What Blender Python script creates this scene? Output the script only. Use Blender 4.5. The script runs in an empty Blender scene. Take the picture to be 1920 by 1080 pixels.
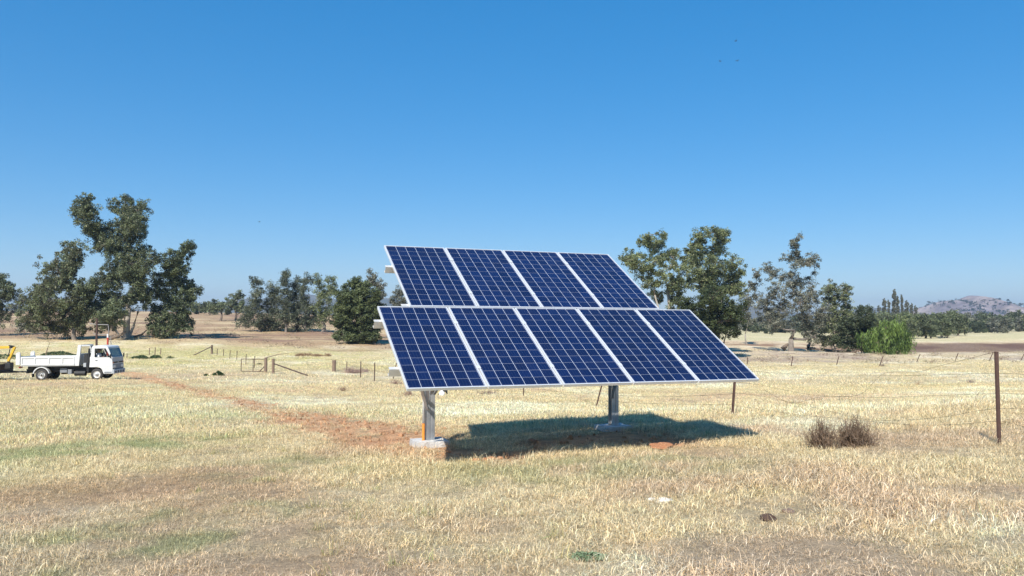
import bpy, bmesh, math, random
import numpy as np
from mathutils import Vector, Matrix
R = math.radians
random.seed(7); rng = np.random.default_rng(7)
scene = bpy.context.scene
ROOT = scene.collection
EYE = 1.62
F = 1506.0; PITCH = math.atan(60 / F); ROLL = 0.0054
CP, SP = math.cos(PITCH), math.sin(PITCH); CR, SR = math.cos(ROLL), math.sin(ROLL)

# ------------------------------------------------------------------ world <-> picture geometry
def ray(px, py):
    dx, dy = px - 960, py - 540
    x = dx * CR + dy * SR; y = -dx * SR + dy * CR
    d = np.array([x, F * CP + y * SP, F * SP - y * CP])
    return d / d[1]
def at(px, py, depth):
    d = ray(px, py) * depth
    return Vector((d[0], d[1], d[2] + EYE))

# ------------------------------------------------------------------ terrain height field
DS = [30, 46, 53, 60, 68, 80, 100, 113, 125, 138, 146, 156, 165, 178, 250, 350, 600, 1500, 4500]
COLS = {
 -250: [757, 722, 713, 704, 695, 678, 657, 645, 634, 626, 623, 620, 617, 612, 596, 581, 590, 598, 601],
 300:  [757, 722, 713, 706, 697, 684, 664, 650, 634, 629, 626, 622, 618, 612, 598, 583, 590, 598, 601],
 600:  [762, 728, 719, 710, 701, 688, 671, 658, 646, 636, 631, 626, 621, 616, 600, 590, 592, 598, 601],
 1100: [765, 732, 722, 713, 705, 695, 680, 670, 660, 652, 648, 643, 640, 634, 618, 608, 604, 602, 602],
 1450: [763, 734, 724, 715, 706, 697, 686, 676, 666, 659, 654, 650, 648, 640, 631, 624, 616, 607, 603],
 1600: [760, 732, 722, 714, 705, 697, 687, 677, 668, 661, 664, 664, 657, 641, 631, 625, 617, 608, 604],
 2200: [755, 728, 718, 710, 702, 694, 684, 674, 664, 657, 663, 662, 653, 634, 626, 621, 615, 608, 604]}
CT = []; TT = []
LD = np.linspace(math.log(16), math.log(6000), 240)
def plane_ratio(t, d): return (-1.396 + .043 * t * d - .041 * d) / d
for px, pys in COLS.items():
    r0 = ray(px, 650); t = r0[0]
    rr = [ray(px, p)[2] for p in pys]
    ds = [16, 20] + DS
    sl = [plane_ratio(t, 16) if t * 16 > -14 else plane_ratio(-.85, 16), 0] + rr
    sl[1] = sl[0] + (sl[2] - sl[0]) * .42
    v = np.interp(LD, np.log(ds), sl)
    v2 = np.convolve(np.pad(v, 2, mode='edge'), np.ones(5) / 5, 'valid')
    CT.append(t); TT.append(v2)
CT = np.array(CT); TT = np.array(TT)
def hash2(i, j, s):
    n = (i.astype(np.int64) * 374761393 + j.astype(np.int64) * 668265263 + s * 974634777) & 0x7fffffff
    n = ((n ^ (n >> 13)) * 1274126177) & 0x7fffffff
    n = (n ^ (n >> 16)) & 0x7fffffff
    return n / float(0x7fffffff)
def vnoise(x, y, s=0):
    i = np.floor(x); j = np.floor(y); fx = x - i; fy = y - j
    fx = fx * fx * (3 - 2 * fx); fy = fy * fy * (3 - 2 * fy)
    a = hash2(i, j, s); b = hash2(i + 1, j, s); c = hash2(i, j + 1, s); d = hash2(i + 1, j + 1, s)
    return (a * (1 - fx) + b * fx) * (1 - fy) + (c * (1 - fx) + d * fx) * fy
def fbm(x, y, sc, o=4, s=0):
    v = 0; a = .5; n = 0
    for k in range(o):
        v = v + a * vnoise(x * sc + 17.3 * k, y * sc - 9.1 * k, s + k); n += a; a *= .5; sc *= 2.03
    return v / n
def polar(x, y):
    r = np.sqrt(x * x + y * y) + 1e-6
    ang = np.clip(np.arctan2(x, y), -.66, .66)
    inside = np.abs(np.arctan2(x, y)) < .66
    d = np.where(inside, y, r * math.cos(.66))
    return np.maximum(d, .3), np.tan(ang)
def H(x, y):
    x = np.asarray(x, float); y = np.asarray(y, float)
    d, t = polar(x, y)
    ld = np.clip(np.log(d), LD[0], LD[-1]); jf = (ld - LD[0]) / (LD[1] - LD[0]); j = np.clip(jf.astype(int), 0, len(LD) - 2); jf = jf - j
    tc = np.clip(t, CT[0], CT[-1]); k = np.clip(np.searchsorted(CT, tc, side='right') - 1, 0, len(CT) - 2)
    kf = (tc - CT[k]) / (CT[k + 1] - CT[k])
    s = (TT[k, j] * (1 - jf) + TT[k, j + 1] * jf) * (1 - kf) + (TT[k + 1, j] * (1 - jf) + TT[k + 1, j + 1] * jf) * kf
    far = s * d
    near = -1.396 + .043 * np.clip(x, -14, 14) - .041 * np.clip(y, -20, 60)
    w = np.clip((d - 15) / 3.0, 0, 1)
    z = near * (1 - w) + far * w + EYE
    amp = .02 + .0016 * np.clip(d, 0, 120)
    z = z + (fbm(x, y, .35, 3, 5) - .5) * amp * 1.6 + np.where(d > 60, (fbm(x, y, .06, 3, 9) - .5) * .5, 0)
    z = z + np.where(d < 25, (fbm(x, y, 2.3, 3, 12) - .5) * .05, 0)
    return z
def Hs(x, y): return float(H(np.array([x]), np.array([y]))[0])
def G(px, py):
    d = ray(px, py)
    ts = np.exp(np.linspace(math.log(2), math.log(900), 1400))
    z = d[2] * ts + EYE; h = H(d[0] * ts, ts)
    i = np.argmax(z < h)
    if not (z < h).any(): i = len(ts) - 1
    t = ts[i]
    return Vector((d[0] * t, t, Hs(d[0] * t, t)))

# ------------------------------------------------------------------ ground colour (albedo) fields
def seg_dist(x, y, a, b):
    ax, ay = a[0], a[1]; bx, by = b[0], b[1]
    L = (bx - ax) ** 2 + (by - ay) ** 2 + 1e-9
    t = np.clip(((x - ax) * (bx - ax) + (y - ay) * (by - ay)) / L, 0, 1)
    return np.hypot(x - ax - t * (bx - ax), y - ay - t * (by - ay)), t
TRACK = [(150, 690, .5), (235, 698, 1.4), (300, 716, .85), (380, 737, .85), (470, 757, 1.0), (550, 776, 1.1), (640, 795, 1.3), (710, 818, 1.15), (775, 840, .7), (850, 856, .42), (915, 862, .35)]
TR = [(G(a, b), w) for a, b, w in TRACK]
BL = [(G(600, 790), 1.5, .9), (G(690, 812), 1.5, .85), (G(690, 838), .8, .5), (G(1140, 822), 1.1, 1.0), (G(1240, 834), .6, 1.1), (G(1060, 830), .7, 1.1), (G(870, 860), .5, 1.2), (G(930, 858), .4, 1.1), (G(990, 850), .35, .9)]
LIT = [(G(230, 925), 1.4, .9), (G(60, 930), .9, .9), (G(400, 930), 1.1, .7), (G(620, 990), .7, .4), (G(1440, 960), .8, .35), (G(1500, 1040), .7, .2), (G(1330, 850), .8, .5), (G(1380, 740), 2.0, .6), (G(600, 1060), .6, .35)]
GRN = [(G(30, 1045), .7, 1.0), (G(150, 1075), .5, .8), (G(170, 845), 1.3, .7), (G(30, 860), 1.4, .8), (G(330, 830), 1.4, .5), (G(210, 975), .5, .7), (G(345, 1020), .4, .8), (G(560, 880), 1.0, .5), (G(480, 960), .4, .5), (G(1000, 885), 1.2, .4), (G(1240, 870), 1.2, .35), (G(500, 775), 3, .3)]
def dirt(x, y):
    m = np.zeros_like(x)
    for (a, wa), (b, wb) in zip(TR[:-1], TR[1:]):
        dd, t = seg_dist(x, y, a, b); w = wa * (1 - t) + wb * t
        m = np.maximum(m, np.clip(1.45 - dd / w, 0, 1) * (1.1 if b[0] > -6 else .98))
    for c, r, s in BL:
        m = np.maximum(m, np.clip(1.5 - np.hypot(x - c[0], y - c[1]) / r, 0, 1) * s)
    n = fbm(x, y, 1.7, 4, 31) * .62 + fbm(x, y, 6.5, 3, 37) * .38
    return np.clip((m - .48 + (n - .5) * 3.4) * 2.0, 0, .94) * (m > .02)
def sm(a, b, v):
    t = np.clip((v - a) / (b - a), 0, 1); return t * t * (3 - 2 * t)
C = lambda *a: np.array(a)
STRAW = C(.66, .53, .325); PALE = C(.80, .70, .51); OLIVE = C(.50, .44, .235); PINK = C(.56, .41, .28); DIRT = C(.57, .32, .17); BROWN = C(.25, .165, .105); YG = C(.52, .47, .21)
def gcol(x, y):
    d, t = polar(x, y)
    def mix(c, e, m): return c * (1 - m[:, None]) + e * m[:, None]
    c = np.tile(STRAW, (len(x), 1))
    n1 = fbm(x, y, .22, 4, 41); n2 = fbm(x, y, .6, 4, 51); n3 = fbm(x, y, .08, 4, 61); n4 = fbm(x, y, 1.6, 3, 71)
    c = mix(c, PALE, sm(.5, .7, n1) * .8)
    c = mix(c, OLIVE, sm(.52, .68, n2) * .42)
    c = mix(c, OLIVE, sm(.50, .66, n4) * .22)
    c = mix(c, PINK, sm(.54, .7, n3 * .5 + n2 * .5) * .7)
    lit = np.zeros_like(x)
    for cc, r, s in LIT:
        lit = np.maximum(lit, np.clip(1.5 - np.hypot(x - cc[0], y - cc[1]) / r, 0, 1) * s)
    c = mix(c, C(.48, .30, .19), np.clip(lit * (.4 + n2) - .15, 0, .6))
    for cc, r, s in GRN:
        g = np.clip(1.5 - np.hypot(x - cc[0], y - cc[1]) / r, 0, 1) * s
        c = mix(c, C(.36, .37, .18), np.clip(g * (.15 + 1.2 * sm(.4, .65, n4)), 0, .75))
    # green tinge on the left paddock
    c = mix(c, C(.40, .39, .16), sm(-.2, -.5, t) * sm(6, 12, d) * (1 - sm(60, 90, d)) * sm(.4, .6, n1) * .25)
    # paddock beyond the fence: yellow green, then dry reddish ground on the left rise
    c = mix(c, YG, (1 - .65 * sm(0, .3, t)) * sm(62, 85, d) * (1 - sm(116, 126, d)) * (.25 + .75 * sm(.42, .6, n2 * .5 + n3 * .5)) * .8)
    left = sm(.16, 0.0, t)
    rise = left * sm(112, 126, d + (n3 - .5) * 40)
    c = mix(c, C(.40, .275, .165), rise)
    c = mix(c, C(.56, .43, .25), rise * sm(.46, .62, fbm(x * .35, y * 1.0, .09, 4, 91)) * .85)
    c = mix(c, C(.27, .17, .12), rise * sm(.55, .68, fbm(x * .4, y, .13, 4, 95)) * .8)
    right = 1 - left
    c = mix(c, C(.42, .33, .25), right * sm(104, 118, d + (n3 - .5) * 30) * (1 - sm(136, 142, d)) * (.25 + .7 * sm(.4, .6, n2 * .5 + n3 * .5)) * (t < .72))
    bank = right * sm(150, 158, d) * (1 - sm(174, 182, d + (n2 - .5) * 10))
    bn = sm(.4, .62, fbm(x * .6, y * 1.2, .16, 4, 99))
    c = mix(c, C(.42, .29, .19), bank * (.35 + .6 * bn))
    c = mix(c, C(.16, .10, .075), bank * sm(.44, .5, t) * sm(156, 160, d) * (1 - sm(173, 178, d)) * (.85 + .15 * bn))
    c = mix(c, C(.26, .16, .10), bank * (1 - sm(.44, .5, t)) * sm(.5, .62, bn) * .8)
    c = mix(c, C(.56, .49, .28), right * sm(176, 186, d) * (.5 + .5 * sm(.35, .6, n3)))
    dm = dirt(x, y); dd = mix(np.tile(DIRT, (len(x), 1)), C(.48, .26, .14), sm(.4, .7, n4))
    c = c * (1 - dm[:, None]) + dd * dm[:, None]
    return c, dm

# ------------------------------------------------------------------ materials
def node_mat(name):
    m = bpy.data.materials.new(name); m.use_nodes = True
    nt = m.node_tree; nt.nodes.clear()
    out = nt.nodes.new('ShaderNodeOutputMaterial')
    return m, nt, out
def L_(nt, a, b): nt.links.new(a, b)
MATS = {}
def mat(name, col, rough=.6, metal=0, nscale=0, namt=.25, bump=0, spec=.5, bscale=None):
    if name in MATS: return MATS[name]
    m, nt, out = node_mat(name)
    b = nt.nodes.new('ShaderNodeBsdfPrincipled')
    b.inputs['Base Color'].default_value = (*col, 1); b.inputs['Roughness'].default_value = rough
    b.inputs['Metallic'].default_value = metal; b.inputs['Specular IOR Level'].default_value = spec
    if nscale:
        tc = nt.nodes.new('ShaderNodeTexCoord')
        n = nt.nodes.new('ShaderNodeTexNoise'); n.inputs['Scale'].default_value = nscale; n.inputs['Detail'].default_value = 6; n.inputs['Roughness'].default_value = .65
        L_(nt, tc.outputs['Object'], n.inputs['Vector'])
        mr = nt.nodes.new('ShaderNodeMapRange'); mr.inputs[1].default_value = .16; mr.inputs[2].default_value = .7
        mr.inputs[3].default_value = 1 - namt; mr.inputs[4].default_value = 1 + namt * .5
        L_(nt, n.outputs['Fac'], mr.inputs[0])
        mx = nt.nodes.new('ShaderNodeMix'); mx.data_type = 'RGBA'; mx.blend_type = 'MULTIPLY'; mx.inputs[0].default_value = 1
        mx.inputs[6].default_value = (*col, 1); L_(nt, mr.outputs[0], mx.inputs[7]); L_(nt, mx.outputs[2], b.inputs['Base Color'])
        if bump:
            bn = nt.nodes.new('ShaderNodeTexNoise'); bn.inputs['Scale'].default_value = bscale or nscale * 3; bn.inputs['Detail'].default_value = 5
            L_(nt, tc.outputs['Object'], bn.inputs['Vector'])
            bp = nt.nodes.new('ShaderNodeBump'); bp.inputs['Strength'].default_value = bump; bp.inputs['Distance'].default_value = .02
            L_(nt, bn.outputs['Fac'], bp.inputs['Height']); L_(nt, bp.outputs[0], b.inputs['Normal'])
    L_(nt, b.outputs[0], out.inputs[0]); MATS[name] = m
    return m
def foliage_mat(name, trans=.35, instancer=False, rough=.55):
    if name in MATS: return MATS[name]
    m, nt, out = node_mat(name)
    a = nt.nodes.new('ShaderNodeAttribute'); a.attribute_name = 'Col'
    col = a.outputs['Color']
    if instancer:
        t = nt.nodes.new('ShaderNodeAttribute'); t.attribute_type = 'INSTANCER'; t.attribute_name = 'tint'
        mx = nt.nodes.new('ShaderNodeMix'); mx.data_type = 'RGBA'; mx.blend_type = 'MULTIPLY'; mx.inputs[0].default_value = 1
        L_(nt, col, mx.inputs[6]); L_(nt, t.outputs['Color'], mx.inputs[7]); col = mx.outputs[2]
    p = nt.nodes.new('ShaderNodeBsdfPrincipled'); p.inputs['Roughness'].default_value = rough; p.inputs['Specular IOR Level'].default_value = .35
    L_(nt, col, p.inputs['Base Color'])
    tr = nt.nodes.new('ShaderNodeBsdfTranslucent'); L_(nt, col, tr.inputs['Color'])
    ms = nt.nodes.new('ShaderNodeMixShader'); ms.inputs[0].default_value = trans
    L_(nt, p.outputs[0], ms.inputs[1]); L_(nt, tr.outputs[0], ms.inputs[2]); L_(nt, ms.outputs[0], out.inputs[0])
    MATS[name] = m
    return m
def col_mat(name, nsc=(3, 25), amt=.35, bump=.5, bd=.03):
    m, nt, out = node_mat(name)
    a = nt.nodes.new('ShaderNodeAttribute'); a.attribute_name = 'Col'
    tc = nt.nodes.new('ShaderNodeTexCoord')
    prev = a.outputs['Color']; hs = []
    for s in nsc:
        n = nt.nodes.new('ShaderNodeTexNoise'); n.inputs['Scale'].default_value = s; n.inputs['Detail'].default_value = 8; n.inputs['Roughness'].default_value = .7
        L_(nt, tc.outputs['Object'], n.inputs['Vector'])
        mr = nt.nodes.new('ShaderNodeMapRange'); mr.inputs[1].default_value = .16; mr.inputs[2].default_value = .7; mr.inputs[3].default_value = 1 - amt; mr.inputs[4].default_value = 1 + amt * .6
        L_(nt, n.outputs['Fac'], mr.inputs[0])
        mx = nt.nodes.new('ShaderNodeMix'); mx.data_type = 'RGBA'; mx.blend_type = 'MULTIPLY'; mx.inputs[0].default_value = 1
        L_(nt, prev, mx.inputs[6]); L_(nt, mr.outputs[0], mx.inputs[7]); prev = mx.outputs[2]; hs.append(n.outputs['Fac'])
    p = nt.nodes.new('ShaderNodeBsdfPrincipled'); p.inputs['Roughness'].default_value = .95; p.inputs['Specular IOR Level'].default_value = .1
    L_(nt, prev, p.inputs['Base Color'])
    nrm = None
    for h, dist in zip(hs, (bd * 3, bd, bd * .4)):
        bp = nt.nodes.new('ShaderNodeBump'); bp.inputs['Strength'].default_value = bump; bp.inputs['Distance'].default_value = dist
        L_(nt, h, bp.inputs['Height'])
        if nrm: L_(nt, nrm, bp.inputs['Normal'])
        nrm = bp.outputs[0]
    L_(nt, nrm, p.inputs['Normal']); L_(nt, p.outputs[0], out.inputs[0])
    return m

# ------------------------------------------------------------------ object helpers
def tag(o, label=None, cat=None, group=None, kind=None):
    if label: o['label'] = label
    if cat: o['category'] = cat
    if group: o['group'] = group
    if kind: o['kind'] = kind
    return o
def empty(name, loc, label, cat, group=None, rz=0):
    o = bpy.data.objects.new(name, None); ROOT.objects.link(o); o.location = loc; o.rotation_euler = (0, 0, rz); o.empty_display_size = .3
    return tag(o, label, cat, group)
def link(name, me, m, parent=None, loc=None):
    o = bpy.data.objects.new(name, me); ROOT.objects.link(o)
    if m is not None and not me.materials: me.materials.append(m)
    if parent: o.parent = parent
    if loc is not None: o.location = loc
    return o
class MB:
    def __init__(s): s.v = []; s.f = []
    def add(s, vs, fs):
        n = len(s.v); s.v += [tuple(v) for v in vs]; s.f += [tuple(i + n for i in f) for f in fs]; return s
    def box(s, x0, x1, y0, y1, z0, z1):
        return s.add([(x0, y0, z0), (x1, y0, z0), (x1, y1, z0), (x0, y1, z0), (x0, y0, z1), (x1, y0, z1), (x1, y1, z1), (x0, y1, z1)],
                     [(3, 2, 1, 0), (4, 5, 6, 7), (0, 1, 5, 4), (1, 2, 6, 5), (2, 3, 7, 6), (3, 0, 4, 7)])
    def prism(s, prof, y0, y1):      # prof: (x,z) counter-clockwise
        n = len(prof)
        return s.add([(x, y0, z) for x, z in prof] + [(x, y1, z) for x, z in prof],
                     [tuple(range(n)), tuple(range(2 * n - 1, n - 1, -1))] + [((i + 1) % n, i, n + i, n + (i + 1) % n) for i in range(n)])
    def tube(s, pts, rad, k=8, cap=True):
        pts = [Vector(p) for p in pts]
        if not hasattr(rad, '__len__'): rad = [rad] * len(pts)
        rings = []
        up = Vector((0, 0, 1))
        for i, p in enumerate(pts):
            t = (pts[min(i + 1, len(pts) - 1)] - pts[max(i - 1, 0)]).normalized()
            a = t.cross(up if abs(t.z) < .95 else Vector((1, 0, 0))).normalized(); b = t.cross(a)
            rings.append([p + (a * math.cos(q) + b * math.sin(q)) * rad[i] for q in [2 * math.pi * j / k for j in range(k)]])
        vs = [v for r in rings for v in r]; fs = []
        for i in range(len(pts) - 1):
            for j in range(k):
                fs.append((i * k + j, i * k + (j + 1) % k, (i + 1) * k + (j + 1) % k, (i + 1) * k + j))
        if cap: fs += [tuple(range(k))[::-1], tuple(range((len(pts) - 1) * k, len(pts) * k))]
        return s.add(vs, fs)
    def bar(s, a, b, w, h=None):
        a = Vector(a); b = Vector(b); h = h or w; t = (b - a).normalized()
        p = t.cross(Vector((0, 0, 1)) if abs(t.z) < .95 else Vector((0, 1, 0))).normalized(); q = t.cross(p)
        vs = [e + p * sx * w / 2 + q * sy * h / 2 for e in (a, b) for sx, sy in ((-1, -1), (1, -1), (1, 1), (-1, 1))]
        return s.add(vs, [(3, 2, 1, 0), (4, 5, 6, 7), (0, 1, 5, 4), (1, 2, 6, 5), (2, 3, 7, 6), (3, 0, 4, 7)])
    def lathe(s, prof, k=24, axis='y', c=(0, 0, 0)):   # prof: (r, a)
        vs = []; fs = []
        for r, a in prof:
            for j in range(k):
                q = 2 * math.pi * j / k; u, w = r * math.cos(q), r * math.sin(q)
                vs.append({'y': (c[0] + u, c[1] + a, c[2] + w), 'z': (c[0] + u, c[1] + w, c[2] + a), 'x': (c[0] + a, c[1] + u, c[2] + w)}[axis])
        for i in range(len(prof) - 1):
            for j in range(k): fs.append((i * k + j, i * k + (j + 1) % k, (i + 1) * k + (j + 1) % k, (i + 1) * k + j))
        return s.add(vs, fs)
    def build(s, name, m, parent=None, bevel=0, smooth=False, loc=None):
        me = bpy.data.meshes.new(name); me.from_pydata(s.v, [], s.f); me.update()
        bm = bmesh.new(); bm.from_mesh(me); bmesh.ops.recalc_face_normals(bm, faces=bm.faces); bm.to_mesh(me); bm.free()
        if smooth: me.polygons.foreach_set('use_smooth', [True] * len(me.polygons))
        o = link(name, me, m, parent, loc)
        if bevel:
            b = o.modifiers.new('bevel', 'BEVEL'); b.width = bevel; b.segments = 2; b.limit_method = 'ANGLE'; b.angle_limit = R(40)
        return o
def fast_mesh(name, verts, nper, cols, m, parent=None, loc=None, faces=None, link_it=True):
    me = bpy.data.meshes.new(name); nv = len(verts)
    me.vertices.add(nv); me.vertices.foreach_set('co', np.ascontiguousarray(verts, dtype=np.float32).ravel())
    if faces is None: faces = np.arange(nv).reshape(-1, nper)
    nf = len(faces)
    me.loops.add(faces.size); me.loops.foreach_set('vertex_index', faces.astype(np.int32).ravel())
    me.polygons.add(nf); me.polygons.foreach_set('loop_start', (np.arange(nf) * faces.shape[1]).astype(np.int32))
    me.update(calc_edges=True)
    if cols is not None:
        a = me.color_attributes.new('Col', 'FLOAT_COLOR', 'POINT')
        c4 = np.ones((nv, 4), np.float32); c4[:, :3] = cols; a.data.foreach_set('color', c4.ravel())
    me.materials.append(m)
    if not link_it: return me
    return link(name, me, None, parent, loc)
def unit(v): return v / (np.linalg.norm(v, axis=-1, keepdims=True) + 1e-9)

# ------------------------------------------------------------------ ground sheet
def build_ground():
    fine = np.linspace(-.75, .75, 420); coarse = np.linspace(.8, 2 * math.pi - .8, 50)
    ang = np.concatenate([fine, coarse]); na = len(ang)
    rad = np.concatenate([np.linspace(.05, 1.2, 6)[:-1], np.exp(np.linspace(math.log(1.2), math.log(260), 520)), np.exp(np.linspace(math.log(270), math.log(9000), 70))])
    A, Rr = np.meshgrid(ang, rad); x = (np.sin(A) * Rr).ravel(); y = (np.cos(A) * Rr).ravel()
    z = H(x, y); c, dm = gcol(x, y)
    z = z - dm * .02
    nr = len(rad); i, j = np.meshgrid(np.arange(nr - 1), np.arange(na), indexing='ij'); j2 = (j + 1) % na
    f = np.stack([i * na + j, (i + 1) * na + j, (i + 1) * na + j2, i * na + j2], -1).reshape(-1, 4)
    f = f[:, ::-1]
    o = fast_mesh('ground', np.stack([x, y, z], 1), 4, c * np.maximum(.66 + .24 * np.clip((y - 20) / 60, 0, 1), dm * 1.05)[:, None], col_mat('ground_soil', (2.5, 22, 110), .5, .8, .03), faces=f)  # sheet darkened where grass stands, shade between blades put into its colour
    o.data.polygons.foreach_set('use_smooth', [True] * len(o.data.polygons))
    tag(o, kind='structure')
build_ground()

# ------------------------------------------------------------------ grass
def tuft_mesh(name, n, rad, hmin, hmax, w, lean, seed, dead=.5, segs=3):
    r = np.random.default_rng(seed)
    ns = segs
    px = r.normal(0, rad * .5, n); py = r.normal(0, rad * .5, n); th = r.uniform(0, 2 * np.pi, n)
    h = r.uniform(hmin, hmax, n); ln = np.abs(r.normal(lean, lean * .6, n)) ; ww = w * r.uniform(.6, 1.3, n)
    flat = r.random(n) < .52; ln = np.where(flat, ln * 3 + 1.2, ln)
    vs = np.zeros((n, 2 * ns + 2, 3)); sd = th + np.pi / 2 + r.normal(0, .6, n)
    L = h
    for k in range(ns + 1):
        u = k / ns; ang = np.clip(ln * (u ** .8), 0, 1.75)
        rr = L * u * np.sin(ang) * .95; zz = L * u * np.cos(ang * .9) + .004
        tw = ww * (1 - u * .85) / 2
        for sgn, idx in ((-1, 2 * k), (1, 2 * k + 1)):
            vs[:, idx, 0] = px + np.cos(th) * rr + np.cos(sd) * tw * sgn
            vs[:, idx, 1] = py + np.sin(th) * rr + np.sin(sd) * tw * sgn
            vs[:, idx, 2] = zz
    base = np.arange(n)[:, None] * (2 * ns + 2)
    f = np.concatenate([base + np.array([[2 * k, 2 * k + 1, 2 * k + 3, 2 * k + 2]]) for k in range(ns)], 0)
    br = np.exp(r.normal(-.1, .5, n)).clip(.25, 1.8); warm = r.uniform(-.12, .12, n)
    c = np.stack([br * (1 + warm), br, br * (1 - warm * 1.5)], 1)
    green = r.random(n) < (1 - dead) * .25
    c[green] *= np.array([.62, .82, .55])
    cc = np.repeat(c[:, None, :], 2 * ns + 2, 1)
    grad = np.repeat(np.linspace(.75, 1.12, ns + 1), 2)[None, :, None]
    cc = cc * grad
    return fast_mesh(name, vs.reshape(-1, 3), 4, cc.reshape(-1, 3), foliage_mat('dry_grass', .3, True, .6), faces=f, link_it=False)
def scatter(name, protos, x, y, scale, tint, sink=.0, label='', cat='grass', lean=.12):
    coll = bpy.data.collections.new(name + '_kinds')
    for i, me in enumerate(protos):
        coll.objects.link(bpy.data.objects.new(name + '_kind', me))
    n = len(x); z = H(x, y) - sink
    me = bpy.data.meshes.new(name); me.vertices.add(n)
    me.vertices.foreach_set('co', np.stack([x, y, z], 1).astype(np.float32).ravel())
    def attr(nm, ty, data, key):
        a = me.attributes.new(nm, ty, 'POINT'); a.data.foreach_set(key, np.ascontiguousarray(data, dtype=np.float32 if ty != 'INT' else np.int32).ravel())
    rot = np.stack([rng.normal(0, lean, n), rng.normal(0, lean, n), rng.uniform(0, 6.283, n)], 1)
    attr('rot', 'FLOAT_VECTOR', rot, 'vector'); attr('scl', 'FLOAT', scale, 'value'); attr('tint', 'FLOAT_VECTOR', tint, 'vector')
    attr('pick', 'INT', rng.integers(0, len(protos), n), 'value')
    o = link(name, me, None)
    ng = bpy.data.node_groups.new(name, 'GeometryNodeTree')
    ng.interface.new_socket('Geometry', in_out='INPUT', socket_type='NodeSocketGeometry'); ng.interface.new_socket('Geometry', in_out='OUTPUT', socket_type='NodeSocketGeometry')
    N = ng.nodes; gi = N.new('NodeGroupInput'); go = N.new('NodeGroupOutput')
    iop = N.new('GeometryNodeInstanceOnPoints'); ci = N.new('GeometryNodeCollectionInfo'); ci.inputs[0].default_value = coll
    ci.inputs['Separate Children'].default_value = True; ci.inputs['Reset Children'].default_value = True
    def na(nm, ty):
        a = N.new('GeometryNodeInputNamedAttribute'); a.data_type = ty; a.inputs[0].default_value = nm
        return [s for s in a.outputs if s.enabled][0]
    K = ng.links.new
    K(gi.outputs[0], iop.inputs['Points']); K(ci.outputs[0], iop.inputs['Instance']); iop.inputs['Pick Instance'].default_value = True
    K(na('pick', 'INT'), iop.inputs['Instance Index']); K(na('rot', 'FLOAT_VECTOR'), iop.inputs['Rotation']); K(na('scl', 'FLOAT'), iop.inputs['Scale'])
    K(iop.outputs[0], go.inputs[0])
    md = o.modifiers.new('scatter', 'NODES'); md.node_group = ng
    return tag(o, label, cat, kind='stuff')
def wedge(n, d0, d1, tmax=.74):
    d = np.sqrt(rng.uniform(d0 * d0, d1 * d1, n)); t = rng.uniform(-tmax, tmax, n)
    return t * d, d
PADS = [(G(805, 836), .5), (G(1143, 806), .5)]
def place(name, protos, n, d0, d1, s0, s1, label, keep=1.0, fade=False):
    x, y = wedge(n, d0, d1)
    c, dm = gcol(x, y)
    n2 = fbm(x, y, 1.1, 3, 77); n5 = fbm(x, y, .3, 3, 78)
    k = rng.random(n) > dm * 1.12 - .06
    k &= rng.random(n) < (.8 + .4 * sm(.3, .6, n2)) * keep
    if fade: k &= rng.random(n) < 1 - sm(d0 + (d1 - d0) * .45, d1, y)
    lit = np.zeros(n)
    for cc, r, s in LIT: lit = np.maximum(lit, np.clip(1.3 - np.hypot(x - cc[0], y - cc[1]) / r, 0, 1))
    k &= rng.random(n) > lit * .35
    for p, r in PADS: k &= np.hypot(x - p[0], y - p[1]) > .30
    x, y, c, n5, lit, n2 = x[k], y[k], c[k], n5[k], lit[k], n2[k]
    sc = rng.uniform(s0, s1, len(x)) * (.72 + .3 * sm(.3, .65, n5)) * (.75 + .4 * sm(.35, .65, n2)) * (1 - lit * .3)
    tint = np.clip(c * 1.3 * rng.uniform(.72, 1.28, (len(x), 1)), 0, .95)
    scatter(name, protos, x, y, sc, tint, label=label)
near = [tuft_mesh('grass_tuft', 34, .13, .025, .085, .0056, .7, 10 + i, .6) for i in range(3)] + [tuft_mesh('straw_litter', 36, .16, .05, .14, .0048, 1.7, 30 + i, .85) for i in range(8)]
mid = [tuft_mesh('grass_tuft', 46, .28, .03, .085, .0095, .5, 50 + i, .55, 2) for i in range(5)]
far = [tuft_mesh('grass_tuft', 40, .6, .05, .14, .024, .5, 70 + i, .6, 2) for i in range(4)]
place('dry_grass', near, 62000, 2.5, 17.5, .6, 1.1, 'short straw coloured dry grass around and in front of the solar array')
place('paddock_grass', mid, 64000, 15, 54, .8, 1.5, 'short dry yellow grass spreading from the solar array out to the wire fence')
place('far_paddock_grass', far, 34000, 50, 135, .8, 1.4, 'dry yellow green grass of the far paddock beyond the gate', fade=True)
# loose clods and straw on the bared earth
def clod_mesh(seed):
    r = np.random.default_rng(seed); bm = bmesh.new(); bmesh.ops.create_icosphere(bm, subdivisions=2, radius=.05)
    for vv in bm.verts: vv.co *= r.uniform(.7, 1.25); vv.co.z *= .65
    me = bpy.data.meshes.new('clod'); bm.to_mesh(me); bm.free()
    a = me.color_attributes.new('Col', 'FLOAT_COLOR', 'POINT'); a.data.foreach_set('color', np.ones(len(me.vertices) * 4, np.float32)); me.materials.append(foliage_mat('dry_grass', .3, True, .6)); return me
xs, ys = wedge(90000, 6, 50); dmm = dirt(xs, ys); kk = (dmm > .45) & (rng.random(90000) < .22); xs, ys = xs[kk], ys[kk]
scatter('loose_clods', [clod_mesh(i) for i in range(5)], xs, ys, np.exp(rng.normal(-.75, .5, len(xs))).clip(.15, 1.5), np.array(DIRT) * rng.uniform(.6, 1.05, (len(xs), 1)), label='small red earth clods and crumbs lying on the bare dirt track', cat='earth clods', lean=.6)
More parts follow.
